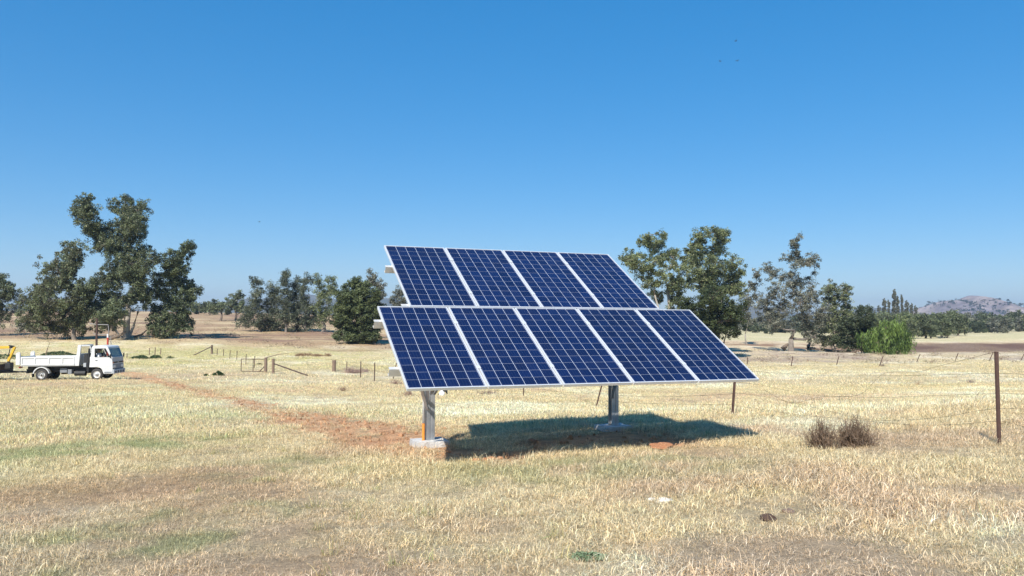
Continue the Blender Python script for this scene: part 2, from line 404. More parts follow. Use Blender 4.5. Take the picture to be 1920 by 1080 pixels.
xs, ys = wedge(60000, 6, 40); dmm = dirt(xs, ys); kk = (dmm > .3) & (rng.random(60000) < .10); xs, ys = xs[kk], ys[kk]
scatter('fallen_straw', near[3:], xs, ys, rng.uniform(.5, .9, len(xs)), np.array(STRAW) * rng.uniform(.8, 1.2, (len(xs), 1)), label='thin loose straw strewn over the dirt track')
# taller tussocks in the foreground
tall = [tuft_mesh('tussock', 40, .09, .07, .16, .0048, .55, 90 + i, .35) for i in range(4)]
x, y = wedge(520, 3, 24); q = fbm(x, y, .5, 3, 123); k = (q > .55) & (rng.random(520) > dirt(x, y) * 2)
x, y = x[k], y[k]; c, dm = gcol(x, y)
scatter('tall_grass', tall, x, y, rng.uniform(.6, 1.05, len(x)), c * np.array([.88, .97, .72]) * rng.uniform(.85, 1.2, (len(x), 1)), label='taller greenish grass tussocks dotted over the foreground')

# ------------------------------------------------------------------ hills
def ridge(name, pts, depth, thick, base_py, colf, m, label=None, ny=26, nx=160, rough=1.0, seed=3):
    pxs = np.array([p[0] for p in pts]); pys = np.array([p[1] for p in pts])
    X = np.linspace(pxs[0], pxs[-1], nx); top = np.interp(X, pxs, pys)
    V = np.zeros((ny, nx, 3))
    for j in range(nx):
        r = ray(X[j], top[j]); zt = r[2] * depth + EYE
        zb = -9.0
        for i in range(ny):
            u = i / (ny - 1); prof = math.sin(min(u / .62, 1) * math.pi / 2) ** 1.15 if u < .62 else math.cos((u - .62) / .38 * math.pi / 2) ** .9
            yy = depth + (u - .62) * thick
            V[i, j] = (r[0] * depth * (1 + (u - .62) * thick / depth * .3), yy, zb + (zt - zb) * prof)
    xx = V[:, :, 0].ravel(); yy = V[:, :, 1].ravel()
    n = fbm(xx, yy, 1 / (depth * .02), 5, seed) - .5
    V[:, :, 2] += (n.reshape(ny, nx)) * rough * depth * .006 * np.clip((V[:, :, 2] + 9) / 20, 0, 1)
    i, j = np.meshgrid(np.arange(ny - 1), np.arange(nx - 1), indexing='ij')
    f = np.stack([i * nx + j, i * nx + j + 1, (i + 1) * nx + j + 1, (i + 1) * nx + j], -1).reshape(-1, 4)
    vv = V.reshape(-1, 3)
    o = fast_mesh(name, vv, 4, colf(vv), m, faces=f)
    o.data.polygons.foreach_set('use_smooth', [True] * len(o.data.polygons))
    return tag(o, label, kind='structure'), V
hm = col_mat('hill_soil', (.02, .15), .35, .6, 1.0)
def wooded(v):
    n = fbm(v[:, 0], v[:, 1], .01, 4, 5)
    return C(.05, .065, .04)[None, :] * (1 - n[:, None]) + C(.20, .17, .11)[None, :] * n[:, None]
def rocky(v):
    n = sm(.42, .6, fbm(v[:, 0], v[:, 1] , .012, 4, 5))[:, None]; n2 = sm(.45, .65, fbm(v[:, 0], v[:, 1], .03, 4, 8))[:, None]
    c = C(.37, .30, .27)[None, :] * (1 - n) + C(.24, .20, .20)[None, :] * n
    return c * (1 - n2 * .3)
ridge('hills', [(-300, 588), (100, 590), (300, 580), (355, 570), (385, 573), (420, 570), (455, 564), (500, 560), (560, 556), (583, 552), (600, 557), (640, 562), (690, 563), (730, 561), (760, 566), (900, 572), (1100, 578), (1300, 582), (1390, 578), (1405, 573), (1432, 575), (1450, 584), (1520, 588), (1600, 584), (1625, 577), (1680, 581), (1740, 583), (1900, 588), (2300, 592)], 4200, 1500, 600, wooded, hm, nx=320)
_, HV = ridge('rocky_hill', [(1690, 604), (1715, 589), (1735, 576), (1755, 570), (1775, 564), (1792, 568), (1808, 559), (1820, 555), (1835, 560), (1850, 567), (1868, 574), (1890, 579), (1920, 583), (1970, 588), (2050, 590), (2150, 602)], 2300, 800, 600, rocky, hm, ny=50, nx=240, rough=.7, seed=19)

# ------------------------------------------------------------------ trees
def leaf_quads(cen, size, droop, r, asp=.34):
    n = len(cen)
    d = r.normal(0, 1, (n, 3)); d[:, 2] = d[:, 2] * .6 - droop; d = unit(d)
    s = unit(np.cross(d, r.normal(0, 1, (n, 3))))
    L = (size * r.uniform(.6, 1.4, n))[:, None]; w = L * asp
    return np.stack([cen - d * L * .5, cen + s * w * .5, cen + d * L * .5, cen - s * w * .5], 1).reshape(-1, 3)
BARK = {'pale': mat('pale_bark', (.27, .235, .19), .85, nscale=1.5, namt=.5, bump=.5), 'dark': mat('dark_bark', (.16, .12, .09), .9, nscale=2, namt=.5, bump=.5), 'grey': mat('grey_bark', (.20, .17, .14), .9, nscale=2, namt=.5, bump=.5)}
def make_tree(name, cat, label, base_px, depth, blobs, pal, leaf=.33, dens=1.0, droop=.5, bark='pale', trunk_r=.45, group=None, sub=.62, strand=0, seed=0, twigs=.3, fill=56, fork=.22, asp=.34, base=None, stems=None, flat=.75):
    """blobs: px,py,rx,ry measured round the crown; each becomes a clump of leaf clusters at the tree's own depth"""
    r = np.random.default_rng(seed + 1000)
    bx = ray(base_px, 620)[0] * depth; bz = Hs(bx, depth)
    root = empty(name, (bx, depth, bz), label, cat, group)
    B = []
    sc = depth / F
    zs = []
    width = max(b[0] for b in blobs) - min(b[0] for b in blobs)
    for (px, py, rx, ry) in blobs:
        c = at(px, py, depth)
        off = r.normal(0, 1) * min(width * sc * .16, 3.2)
        c = Vector((c.x - bx, off, c.z - bz)); c.x *= (depth + off) / depth if depth > 50 else 1
        B.append([c, rx * sc * 1.12 + .15, ry * sc * 1.12 + .15])
    ht = max(b[0].z for b in B)
    # foliage also grows along the limbs that join one clump to the next
    NB = len(B)
    srt = sorted(range(NB), key=lambda i: B[i][0].z)
    for a_, i in enumerate(srt):
        low = srt[:a_]
        if not low: continue
        j = min(low, key=lambda q: (B[q][0] - B[i][0]).length)
        L2 = (B[j][0] - B[i][0]).length
        if L2 > (B[i][1] + B[j][1]) * .55:
            for f_ in (.35, .65):
                k2 = .62 if dens > 1 else .45
                B.append([B[i][0].lerp(B[j][0], f_) + Vector((r.normal(0, .3), r.normal(0, .5), r.normal(0, .3))), min(B[i][1], B[j][1]) * k2, min(B[i][2], B[j][2]) * k2])
    # leaves
    cen = []; csh = []; subs = []
    for bi, (c, rx, rz) in enumerate(B):
        ry = (rx + rz) * .5 * flat + .3
        ns = max(5, int(dens * 3.6 * (rx * rz * ry) ** (2 / 3) / (sub * sub)))
        u = unit(r.normal(0, 1, (ns, 3))) * (r.uniform(.12, 1.0, (ns, 1)) ** .45) * np.where(r.random((ns, 1)) < .22, r.uniform(1.0, 1.4, (ns, 1)), 1)
        p = np.array(c) + u * np.array([rx, ry, rz])
        sh = r.uniform(.6, 1.4, ns)  # clump brightness spread puts lit and shaded contrast into the leaf colour
        for k in range(ns):
            if p[k, 2] < .25: p[k, 2] = .25 + r.random() * .3
            m = int(fill * r.uniform(.5, 1.4)); s = sub * r.uniform(.55, 1.15)
            g = r.normal(0, 1, (m, 3)); g = g / (1 + .25 * np.linalg.norm(g, axis=1, keepdims=True)) * s * (np.array([.45, .45, .8]) if strand else np.array([.62, .62, .5]))
            g[:, 2] -= np.abs(r.normal(0, 1, m)) * s * droop * .5
            cen.append(p[k] + g); csh.append(np.full(m, sh[k])); subs.append((bi, p[k]))
    cen = np.concatenate(cen); csh = np.concatenate(csh); cen[:, 2] = np.maximum(cen[:, 2], .05)
    vs = leaf_quads(cen, leaf, droop, r, asp)
    a, b = np.array(pal[0]), np.array(pal[1]); t = np.clip((csh - .6) / .8 + r.normal(0, .22, len(cen)), 0, 1)[:, None]
    col = (a * (1 - t) + b * t) * r.uniform(.7, 1.35, (len(cen), 1))
    if len(pal) > 2:
        mk = r.random(len(cen)) < .05; col[mk] = pal[2]
    crown = fast_mesh('crown', vs, 4, np.repeat(col, 4, 0), foliage_mat('leaves', .22), root)
    # wood
    mb = MB()
    order = sorted(range(len(B)), key=lambda i: B[i][0].z)
    nodes = []
    fz = ht * fork
    stems = stems or [(0, 0, 0, 0)]
    for (sx, ex, ez, rr) in stems:
        e = Vector((ex * sc if ex else r.normal(0, .2), r.normal(0, .3), ez * sc if ez else fz)); s0 = Vector((sx * sc, r.normal(0, .2) if sx else 0, -.3))
        tr = trunk_r * (rr or 1)
        mb.tube([s0, s0.lerp(e, .1) + Vector((0, 0, .1)), s0.lerp(e, .5) + Vector((r.normal(0, .12), 0, 0)), e], [tr * 1.45, tr * 1.08, tr * .92, tr * .75], 9)
        nodes.append((e, tr * .75))
    blobnode = {}
    for i in order:
        c = B[i][0]
        best = min(nodes, key=lambda q: (q[0] - c).length + (6 if q[0].z > c.z else 0) + .5 * abs(q[0].x - c.x) * 0)
        p0, r0 = best; L = (c - p0).length
        r1 = max(r0 * .62, .045)
        midp = p0.lerp(c, .5) + Vector((r.normal(0, .05) * L, r.normal(0, .05) * L, -.06 * L if c.z > p0.z else .05 * L))
        mb.tube([p0, midp, c], [r0 * .8, (r0 * .8 + r1) / 2 * .85, r1 * .75], 6)
        nodes.append((c, r1)); blobnode[i] = (c, r1)
    for bi, p in subs:
        if r.random() < twigs:
            c, r1 = blobnode[bi]; p = Vector(p); m_ = c.lerp(p, .5) + Vector((0, 0, .1))
            mb.tube([c, m_, p], [r1 * .5, r1 * .3, .015], 4, cap=False)
    mb.build('trunk', BARK[bark], root, smooth=True)
    return root
GUM = ((.05, .062, .038), (.18, .21, .105), (.28, .27, .16)); GREY = ((.065, .075, .055), (.23, .23, .165), (.36, .33, .27)); DARK = ((.028, .04, .022), (.08, .10, .05)); LUSH = ((.04, .055, .024), (.14, .165, .065)); SUNNY = ((.055, .075, .036), (.25, .28, .125), (.36, .35, .2)); WILLOW = ((.035, .065, .015), (.18, .26, .06)); BROWNISH = ((.065, .06, .036), (.17, .15, .085))  # brighter second tones of GUM and SUNNY put sunlit leaves into the colour
make_tree('gum_tree', 'tree', 'broad brownish gum tree with low foliage, left of the tallest gum', 140, 122,
  [(126, 470, 22, 20), (140, 490, 14, 20), (118, 507, 32, 26), (90, 525, 20, 22), (111, 562, 36, 30), (72, 562, 30, 22), (93, 598, 38, 26), (142, 540, 14, 34), (60, 588, 22, 18), (122, 614, 30, 14), (150, 600, 16, 30), (45, 600, 8, 12), (160, 575, 12, 22), (150, 565, 14, 20), (120, 585, 26, 22)], (BROWNISH[0], GUM[1], GUM[2]), trunk_r=.35, seed=1, dens=1.15, bark='grey', fork=.12)
make_tree('gum_tree', 'tree', 'tallest gum tree, with a pale forked trunk, behind the white truck', 237, 124,
  [(159, 388, 23, 15), (178, 381, 13, 11), (222, 380, 27, 18), (257, 396, 22, 18), (174, 412, 20, 18), (192, 438, 22, 20), (230, 425, 34, 26), (272, 422, 20, 16), (237, 462, 28, 26), (205, 460, 20, 22), (255, 495, 24, 22), (222, 503, 28, 24), (287, 484, 17, 15), (289, 506, 12, 12), (200, 528, 24, 20), (256, 529, 20, 24), (185, 570, 22, 18), (207, 592, 24, 16), (222, 562, 26, 24), (262, 560, 12, 18), (195, 612, 20, 10), (272, 545, 14, 18), (240, 585, 18, 20), (180, 440, 16, 20), (176, 425, 14, 14), (175, 545, 14, 20)], GUM, trunk_r=.5, seed=2, dens=1.35, bark='pale', fork=.12, twigs=.4,
  stems=[(0, 2, 60, 1), (3, 22, 52, .45), (-6, -40, 45, .35)])
make_tree('gum_tree', 'tree', 'dark gum tree leaning to the right with a pointed top, right of the tallest tree', 292, 126,
  [(361, 457, 8, 8), (350, 474, 13, 13), (328, 486, 18, 14), (336, 502, 20, 14), (312, 520, 22, 22), (335, 529, 16, 16), (357, 545, 13, 13), (302, 555, 24, 28), (326, 562, 26, 24), (345, 575, 18, 14), (296, 595, 20, 22), (326, 600, 26, 20), (305, 620, 20, 12), (343, 607, 13, 14)], (DARK[0], GUM[1]), trunk_r=.4, seed=3, dens=1.45, bark='dark', fork=.12)
make_tree('gum_tree', 'tree', 'gum tree cut off by the left edge of the picture', -6, 135, [(-8, 522, 14, 14), (4, 515, 8, 6), (12, 543, 20, 14), (-5, 560, 24, 20), (20, 550, 14, 9), (0, 590, 16, 16), (-30, 560, 26, 30)], GUM, seed=4, dens=1.1, trunk_r=.3)
make_tree('shrub', 'shrub', 'low grey shrub at the foot of the leftmost broad gum tree', 48, 128, [(40, 612, 12, 7), (56, 616, 10, 6)], GREY, seed=5, leaf=.3, trunk_r=.08)
ROWP = ((.04, .054, .036), (.165, .185, .115), (.28, .27, .19))
G1 = 'gum trees in the row left of the solar array'
make_tree('gum_tree', 'tree', 'first gum tree from the left in the row beyond the gate, with narrow top', 487, 160, [(477, 524, 6, 8), (484, 538, 10, 13), (485, 555, 10, 13), (480, 576, 16, 16), (466, 585, 14, 14), (456, 604, 13, 10), (485, 595, 17, 17), (498, 610, 14, 9)], ROWP, seed=11, trunk_r=.25, dens=1.4, group=G1, bark='grey', sub=.85)
make_tree('gum_tree', 'tree', 'gum tree with a rounded column top, second in the row beyond the gate', 512, 162, [(514, 536, 11, 9), (514, 552, 12, 13), (508, 571, 14, 14), (517, 588, 17, 15), (504, 608, 14, 10), (522, 612, 14, 9)], ROWP, seed=12, trunk_r=.25, dens=1.4, group=G1, bark='grey', sub=.85)
make_tree('gum_tree', 'tree', 'tallest thin-topped gum tree in the middle of the row beyond the gate', 536, 160, [(536, 509, 4, 5), (535, 521, 8, 8), (537, 537, 6, 9), (533, 556, 12, 13), (540, 580, 16, 16), (538, 604, 18, 13)], ROWP, seed=13, trunk_r=.25, dens=1.35, group=G1, bark='grey', sub=.8)
make_tree('gum_tree', 'tree', 'slim gum tree just right of the tallest one in the row beyond the gate', 557, 163, [(555, 527, 8, 9), (552, 543, 7, 9), (555, 562, 13, 15), (558, 586, 17, 17), (560, 609, 16, 9)], ROWP, seed=14, trunk_r=.25, dens=1.4, group=G1, bark='grey', sub=.85)
make_tree('gum_tree', 'tree', 'gum tree with a leaning tufted top, fifth in the row beyond the gate', 574, 161, [(575, 522, 8, 7), (569, 535, 8, 9), (569, 551, 8, 13), (576, 568, 12, 13), (573, 588, 17, 17), (574, 607, 14, 12), (590, 596, 9, 12)], ROWP, seed=15, trunk_r=.25, dens=1.4, group=G1, bark='grey', sub=.85)
make_tree('gum_tree', 'tree', 'open gum with two separate tops beside the dense round tree', 605, 160, [(597, 522, 7, 8), (597, 538, 7, 11), (620, 522, 9, 7), (622, 534, 8, 8), (617, 547, 8, 9), (598, 559, 7, 12), (613, 571, 16, 15), (596, 583, 12, 12), (615, 590, 15, 12), (603, 602, 9, 7)], SUNNY, seed=16, trunk_r=.42, dens=1.05, bark='grey', fork=.14, sub=.8)
make_tree('dense_tree', 'tree', 'dense dark green round tree with foliage to the ground, left of the solar array', 673, 129, [(673, 634, 24, 8), (653, 632, 16, 8), (695, 634, 16, 7), (666, 532, 9, 9), (661, 545, 16, 14), (682, 543, 14, 12), (641, 554, 11, 10), (637, 571, 12, 16), (661, 567, 22, 20), (690, 564, 18, 18), (703, 556, 8, 12), (648, 593, 22, 20), (678, 593, 27, 22), (702, 586, 15, 18), (706, 612, 13, 14), (644, 618, 18, 13), (673, 622, 24, 13), (699, 629, 17, 7)], LUSH, seed=17, trunk_r=.18, dens=1.7, leaf=.36, droop=.1, bark='dark', fork=.08, sub=.62, fill=70, twigs=.15)
make_tree('gum_tree', 'tree', 'thin gum tree showing its two wispy tops above the dense green tree', 705, 150, [(697, 516, 6, 8), (695, 528, 8, 7), (712, 531, 6, 9), (716, 550, 5, 10), (704, 560, 9, 14), (706, 585, 11, 14), (710, 606, 9, 12)], GREY, seed=18, trunk_r=.2, dens=1.2)
make_tree('gum_tree', 'tree', 'small pale gum tree seen through the gap left of the upper solar panels', 750, 190, [(750, 543, 6, 7), (746, 556, 9, 10), (758, 558, 7, 9), (735, 562, 4, 7), (750, 576, 13, 12), (746, 592, 12, 9)], GREY, seed=19, trunk_r=.2, dens=1.1)
make_tree('gum_tree', 'tree', 'small spreading gum on a bare trunk, alone on the rise', 413, 235, [(411, 567, 13, 6), (421, 574, 12, 6), (404, 575, 10, 5)], GUM, seed=20, trunk_r=.35, dens=1.0, leaf=.6, sub=1.0, bark='dark', fork=.45)
make_tree('gum_tree', 'tree', 'irregular gum tree with a high side branch, left end of the row beyond the gate', 442, 240, [(439, 556, 9, 5), (452, 551, 5, 6), (431, 564, 8, 5), (444, 566, 12, 8), (455, 577, 9, 8), (446, 580, 10, 6)], GUM, seed=21, trunk_r=.35, dens=1.0, leaf=.6, sub=1.0, bark='dark', fork=.4)
for k, (px, d, lb) in enumerate([(392, 300, 'low dark bushy tree on the crest, just left of the lone small gum'), (374, 330, 'smallest dark tree on the crest, right beside the dark leaning gum')]):
    make_tree('far_tree', 'tree', lb, px, d, [(px - 5, 574, 9, 5), (px + 6, 573, 9, 6), (px, 580, 12, 5)], GUM, seed=22 + k, trunk_r=.3, dens=1.0, leaf=.8, sub=1.2, bark='dark')
# right of the array
make_tree('gum_tree', 'tree', 'open crowned gum tree rising directly behind the upper right solar panels', 1262, 124,
  [(1223, 441, 22, 8), (1209, 455, 14, 9), (1243, 449, 12, 11), (1229, 464, 16, 7), (1182, 478, 20, 8), (1175, 490, 14, 9), (1198, 500, 18, 11), (1223, 492, 18, 11), (1266, 469, 15, 7), (1262, 481, 12, 7), (1251, 503, 18, 14), (1212, 528, 18, 10), (1232, 522, 14, 12), (1259, 533, 18, 14), (1237, 553, 16, 10), (1280, 512, 12, 14), (1265, 565, 14, 12), (1240, 480, 16, 12), (1215, 512, 18, 12), (1275, 540, 14, 12), (1190, 488, 16, 10)], SUNNY, trunk_r=.28, seed=31, dens=.95, fork=.3, twigs=.5, stems=[(0, -10, 130, 1), (6, 12, 120, .8), (-6, -35, 110, .6)])
make_tree('gum_tree', 'tree', 'tall gum with a flat two-lobed top, right of the upper panels', 1338, 126,
  [(1312, 434, 13, 9), (1354, 430, 14, 6), (1332, 439, 18, 10), (1357, 442, 11, 10), (1318, 453, 20, 11), (1351, 464, 12, 10), (1318, 478, 24, 16), (1296, 483, 16, 13), (1334, 494, 20, 14), (1370, 489, 13, 7), (1387, 503, 10, 10), (1379, 521, 18, 13), (1354, 511, 22, 14), (1296, 505, 14, 12), (1318, 517, 16, 14), (1385, 540, 12, 10), (1340, 540, 20, 14), (1300, 530, 20, 14), (1370, 545, 20, 12), (1330, 515, 22, 14), (1340, 470, 18, 12), (1300, 465, 12, 9)], SUNNY, trunk_r=.28, seed=32, dens=1.1, fork=.4, twigs=.5, stems=[(0, -8, 130, 1), (5, 16, 120, .8)])
make_tree('dense_tree', 'tree', 'dark bushy tree under the tall gum, beside the right end of the lower solar panels', 1350, 118,
  [(1296, 567, 20, 12), (1322, 561, 24, 20), (1342, 550, 22, 18), (1345, 580, 32, 22), (1374, 576, 18, 18), (1373, 598, 20, 18), (1351, 603, 26, 20), (1364, 622, 20, 14), (1330, 610, 20, 18), (1390, 590, 9, 12), (1310, 590, 20, 20)], ((.028, .042, .018), (.09, .11, .04)), trunk_r=.25, seed=33, dens=1.3, bark='dark', fork=.08, droop=.3)
make_tree('gum_tree', 'tree', 'wispy small gum tree filling the gap between the tall gum and the forked gum', 1400, 165, [(1396, 556, 8, 8), (1404, 565, 7, 10), (1396, 580, 10, 10), (1404, 600, 10, 12)], GREY, trunk_r=.15, seed=34, dens=.7)
make_tree('gum_tree', 'tree', 'thin silvery gum with a tall spindly top and forked trunk', 1483, 138,
  [(1490, 445, 9, 4), (1488, 456, 9, 8), (1490, 470, 10, 8), (1478, 482, 11, 5), (1498, 484, 13, 7), (1526, 483, 15, 7), (1533, 495, 9, 4), (1512, 493, 11, 6), (1487, 498, 10, 9), (1446, 498, 12, 8), (1418, 512, 7, 7), (1425, 526, 10, 7), (1450, 518, 15, 12), (1478, 515, 10, 9), (1498, 521, 12, 10), (1450, 541, 18, 14), (1487, 541, 18, 14), (1521, 532, 13, 10), (1433, 563, 16, 12), (1459, 563, 18, 14), (1492, 569, 20, 16), (1526, 557, 16, 16), (1521, 583, 20, 15), (1464, 583, 18, 14), (1442, 588, 16, 11), (1501, 597, 16, 10), (1540, 600, 16, 12), (1545, 580, 14, 14), (1425, 600, 12, 12), (1448, 612, 14, 10), (1425, 545, 12, 14), (1460, 600, 16, 12), (1515, 612, 16, 14), (1530, 632, 12, 12), (1505, 560, 16, 16), (1470, 520, 14, 16), (1440, 575, 16, 14)], GREY, trunk_r=.5, seed=35, dens=.8, fork=.2, twigs=.7, fill=36, bark='grey', stems=[(0, -1, 24, 1.0)])
make_tree('gum_tree', 'tree', 'spreading gum tree directly right of the silvery spindly one', 1565, 142,
  [(1549, 538, 11, 9), (1574, 538, 13, 8), (1560, 549, 15, 11), (1585, 546, 9, 11), (1554, 569, 18, 14), (1577, 566, 18, 13), (1597, 566, 9, 11), (1571, 586, 20, 15), (1554, 600, 18, 13), (1534, 622, 16, 12), (1560, 622, 18, 14), (1590, 598, 14, 16), (1572, 606, 20, 14), (1600, 585, 12, 12), (1548, 640, 16, 9), (1575, 630, 16, 12), (1612, 600, 10, 12)], (GREY[0], SUNNY[1], GREY[2]), trunk_r=.35, seed=36, dens=.95, twigs=.5, bark='grey')
make_tree('dense_tree', 'tree', 'dark green bushy tree growing against the left side of the bright willow', 1602, 136,
  [(1619, 583, 14, 9), (1617, 600, 20, 15), (1588, 608, 18, 13), (1605, 625, 26, 15), (1580, 641, 20, 11), (1617, 645, 20, 12), (1632, 612, 12, 14)], DARK, trunk_r=.2, seed=37, dens=1.4, bark='dark', fork=.08, droop=.2)
make_tree('willow_tree', 'tree', 'bright green weeping willow by the creek, right of the solar array', 1670, 133,
  [(1670, 608, 20, 7), (1650, 614, 18, 9), (1688, 616, 13, 10), (1635, 624, 16, 12), (1667, 626, 30, 16), (1698, 630, 12, 16), (1640, 642, 22, 12), (1684, 646, 22, 14), (1662, 648, 26, 10), (1705, 638, 6, 10), (1620, 632, 8, 7)], WILLOW, trunk_r=.25, seed=38, dens=1.0, droop=2.6, leaf=.6, asp=.16, bark='dark', fork=.12, twigs=.2, fill=60, sub=.8, strand=1)
# grey poplars, mid distance woodland and far tree line
def copy_tree(src, loc, s, rz, label, group, sz=None):
    o = src.copy(); ROOT.objects.link(o); o.location = loc; o.scale = (s, s, sz or s); o.rotation_euler = (0, 0, rz)
    o['label'] = label; o['group'] = group
    for ch in src.children:
        c = ch.copy(); ROOT.objects.link(c); c.parent = o
    return o
PG = 'bare grey poplars standing above the woodland'
pop = make_tree('poplar_tree', 'tree', 'thin grey poplar standing above the woodland left of the rocky hill', 1677, 330, [(1677, 549, .5, 6), (1677.3, 560, .9, 7), (1676.8, 574, 1.2, 8), (1677, 590, 1.5, 9), (1677, 605, 1.5, 8)], GREY, trunk_r=.16, seed=41, dens=1.3, leaf=.4, sub=.36, group=PG)
for px, top, in [(1648, 571), (1658, 558), (1667, 561), (1684, 556), (1692, 554), (1700, 563), (1709, 567), (1717, 571), (1640, 578)]:
    s = (618 - top) / (618 - 543.0); d = 330 + random.uniform(-12, 12); xx = ray(px, 600)[0] * d
    copy_tree(pop, (xx, d, Hs(xx, d)), s, random.uniform(0, 6), 'thin grey poplar standing above the woodland left of the rocky hill', PG)
MG = 'rounded trees of the woodland beyond the willow'
mids = []
for k, (px, top, w, pal) in enumerate([(1700, 592, 16, SUNNY), (1735, 588, 20, GUM), (1640, 590, 18, GUM)]):
    mids.append(make_tree('woodland_tree', 'tree', 'rounded olive tree in the woodland beyond the willow', px, 215, [(px, top + 6, w * .7, 6), (px - w * .5, top + 14, w * .6, 9), (px + w * .5, top + 13, w * .6, 9), (px, top + 22, w, 10), (px - 4, top + 32, w * .9, 5)], pal, trunk_r=.3, seed=50 + k, dens=1.2, leaf=.6, sub=1.0, group=MG, bark='grey'))
for i in range(22):
    px = 1615 + i * 8.5 + random.uniform(-4, 4); d = random.uniform(205, 290); xx = ray(px, 600)[0] * d
    if abs(px - 1700) < 5 and d < 222: d += 25
    copy_tree(random.choice(mids), (xx, d, Hs(xx, d)), random.uniform(.75, 1.15) * d / 240, random.uniform(0, 6), 'rounded olive tree in the woodland beyond the willow', MG)
FG = 'small trees of the far tree line under the rocky hill'
fars = []
for k in range(3):
    px = 1790 + 40 * k; h = [26, 22, 30][k]
    fars.append(make_tree('far_tree', 'tree', 'small dark gum in the far tree line below the rocky hill', px, 330, [(px, 624 - h + 4, 9, 5), (px - 8, 624 - h + 9, 9, 6), (px + 8, 624 - h + 10, 8, 6), (px, 612, 13, 6), (px + 3, 618, 9, 4)], [GUM, DARK, GREY][k], trunk_r=.3, seed=60 + k, dens=1.15, leaf=.8, sub=1.3, group=FG, bark='pale'))
for i in range(34):
    px = 1742 + i * 8 + random.uniform(-6, 6); d = random.uniform(300, 460); xx = ray(px, 600)[0] * d
    copy_tree(random.choice(fars), (xx, d, Hs(xx, d)), random.uniform(.95, 1.5) * d / 360, random.uniform(0, 6), 'small dark gum in the far tree line below the rocky hill', FG)
LG = 'small trees on the plain between the two big right-hand gums'
for i in range(16):
    px = 1385 + i * 11 + random.uniform(-5, 5); d = random.uniform(300, 420); xx = ray(px, 600)[0] * d
    copy_tree(random.choice(fars), (xx, d, Hs(xx, d)), random.uniform(.7, 1.15) * d / 340, random.uniform(0, 6), 'small far tree on the plain behind the silvery gum', LG)
BG = 'small trees along the crest on the left'
for i, px in enumerate([-120, -60, 25, 40, 366, 384, 402, 428, 470, 590, 632, 725, 740, 762]):
    d = random.uniform(300, 345); xx = ray(px, 600)[0] * d
    copy_tree(fars[i % 3], (xx, d, Hs(xx, d)), random.uniform(.45, .75), random.uniform(0, 6), 'small dark tree on the distant crest left of the solar array', BG)
# dead white trees in the far line
DG = 'dead white trees in the far tree line'
def dead_tree(px, d, h):
    xx = ray(px, 600)[0] * d; root = empty('dead_tree', (xx, d, Hs(xx, d)), 'leafless white dead tree in the far line below the rocky hill', 'tree', DG)
    mb = MB(); rr = random.Random(px)
    mb.tube([(0, 0, -.3), (.2, 0, h * .4), (.1, 0, h * .7)], [.2, .16, .12], 6)
    for k in range(7):
        z = h * rr.uniform(.35, .7); a = rr.uniform(-1, 1) * h * .38; mb.tube([(.15, 0, z), (a * .5, rr.uniform(-1, 1), z + h * .12), (a, rr.uniform(-1.5, 1.5), z + h * rr.uniform(.2, .32))], [.1, .08, .04], 5)
    mb.build('trunk', mat('dead_wood', (.50, .46, .40), .8, nscale=3), root, smooth=True)
for px, d, h in [(1787, 420, 8), (1815, 400, 7), (1830, 430, 9), (1774, 400, 6)]: dead_tree(px, d, h)
# scrub on the rocky hill: a mass nobody could count
pts = HV.reshape(-1, 3); sel = pts[(pts[:, 2] > 0) & (pts[:, 2] < 62)]
r_ = np.random.default_rng(5); q = sel[r_.integers(0, len(sel), 1500)] + np.stack([r_.normal(0, 6, 1500), r_.normal(0, 6, 1500), r_.uniform(.5, 1.5, 1500)], 1)
dens_ = fbm(q[:, 0], q[:, 1], .012, 3, 21); q = q[(dens_ > .47) | (r_.random(1500) < .3)]
cl = np.repeat(q, 26, 0) + r_.normal(0, 1, (len(q) * 26, 3)) * np.array([3.0, 2.4, 1.8]) * np.repeat(r_.uniform(.4, 1.3, (len(q), 1)), 26, 0) + np.array([0, 0, 1.6])
vs = leaf_quads(cl, 3.2, 0, r_, .6)
o = fast_mesh('hillside_scrub', vs, 4, np.repeat(C(.055, .065, .04)[None, :] * r_.uniform(.6, 1.4, (len(cl), 1)), 4, 0), foliage_mat('leaves', .22))
tag(o, 'dark scrub scattered over the slopes of the rocky hill', 'scrub', kind='stuff')

# ------------------------------------------------------------------ solar array
YAW, TILT = .3772, .52878; W_, L__ = .992, 1.956; GAP, OFF, G2 = .0194, .4616, .022
AO = Vector((-1.21743, 9.41722, -.80668 + EYE))
u = Vector((math.cos(YAW), math.sin(YAW), 0)); n_h = Vector((-math.sin(YAW), math.cos(YAW), 0)); v = n_h * math.cos(TILT) + Vector((0, 0, math.sin(TILT))); nn = u.cross(v)
alu = mat('aluminium_frame', (.74, .75, .76), .38, .35, nscale=6, namt=.08)
galv = mat('galvanised_steel', (.50, .51, .52), .42, .75, nscale=9, namt=.3)
galv_dark = mat('galvanised_purlin', (.62, .61, .58), .5, .3, nscale=7, namt=.2)
post_xy = [Vector((-1.28, 12.65)), Vector((1.77, 14.02))]
ab = post_xy[0]
arr = empty('solar_array', (ab.x, ab.y, Hs(ab.x, ab.y)), 'ground mounted solar array of nine blue panels in two tilted rows on steel posts', 'solar array')
INV = Matrix.Translation(-Vector(arr.location))
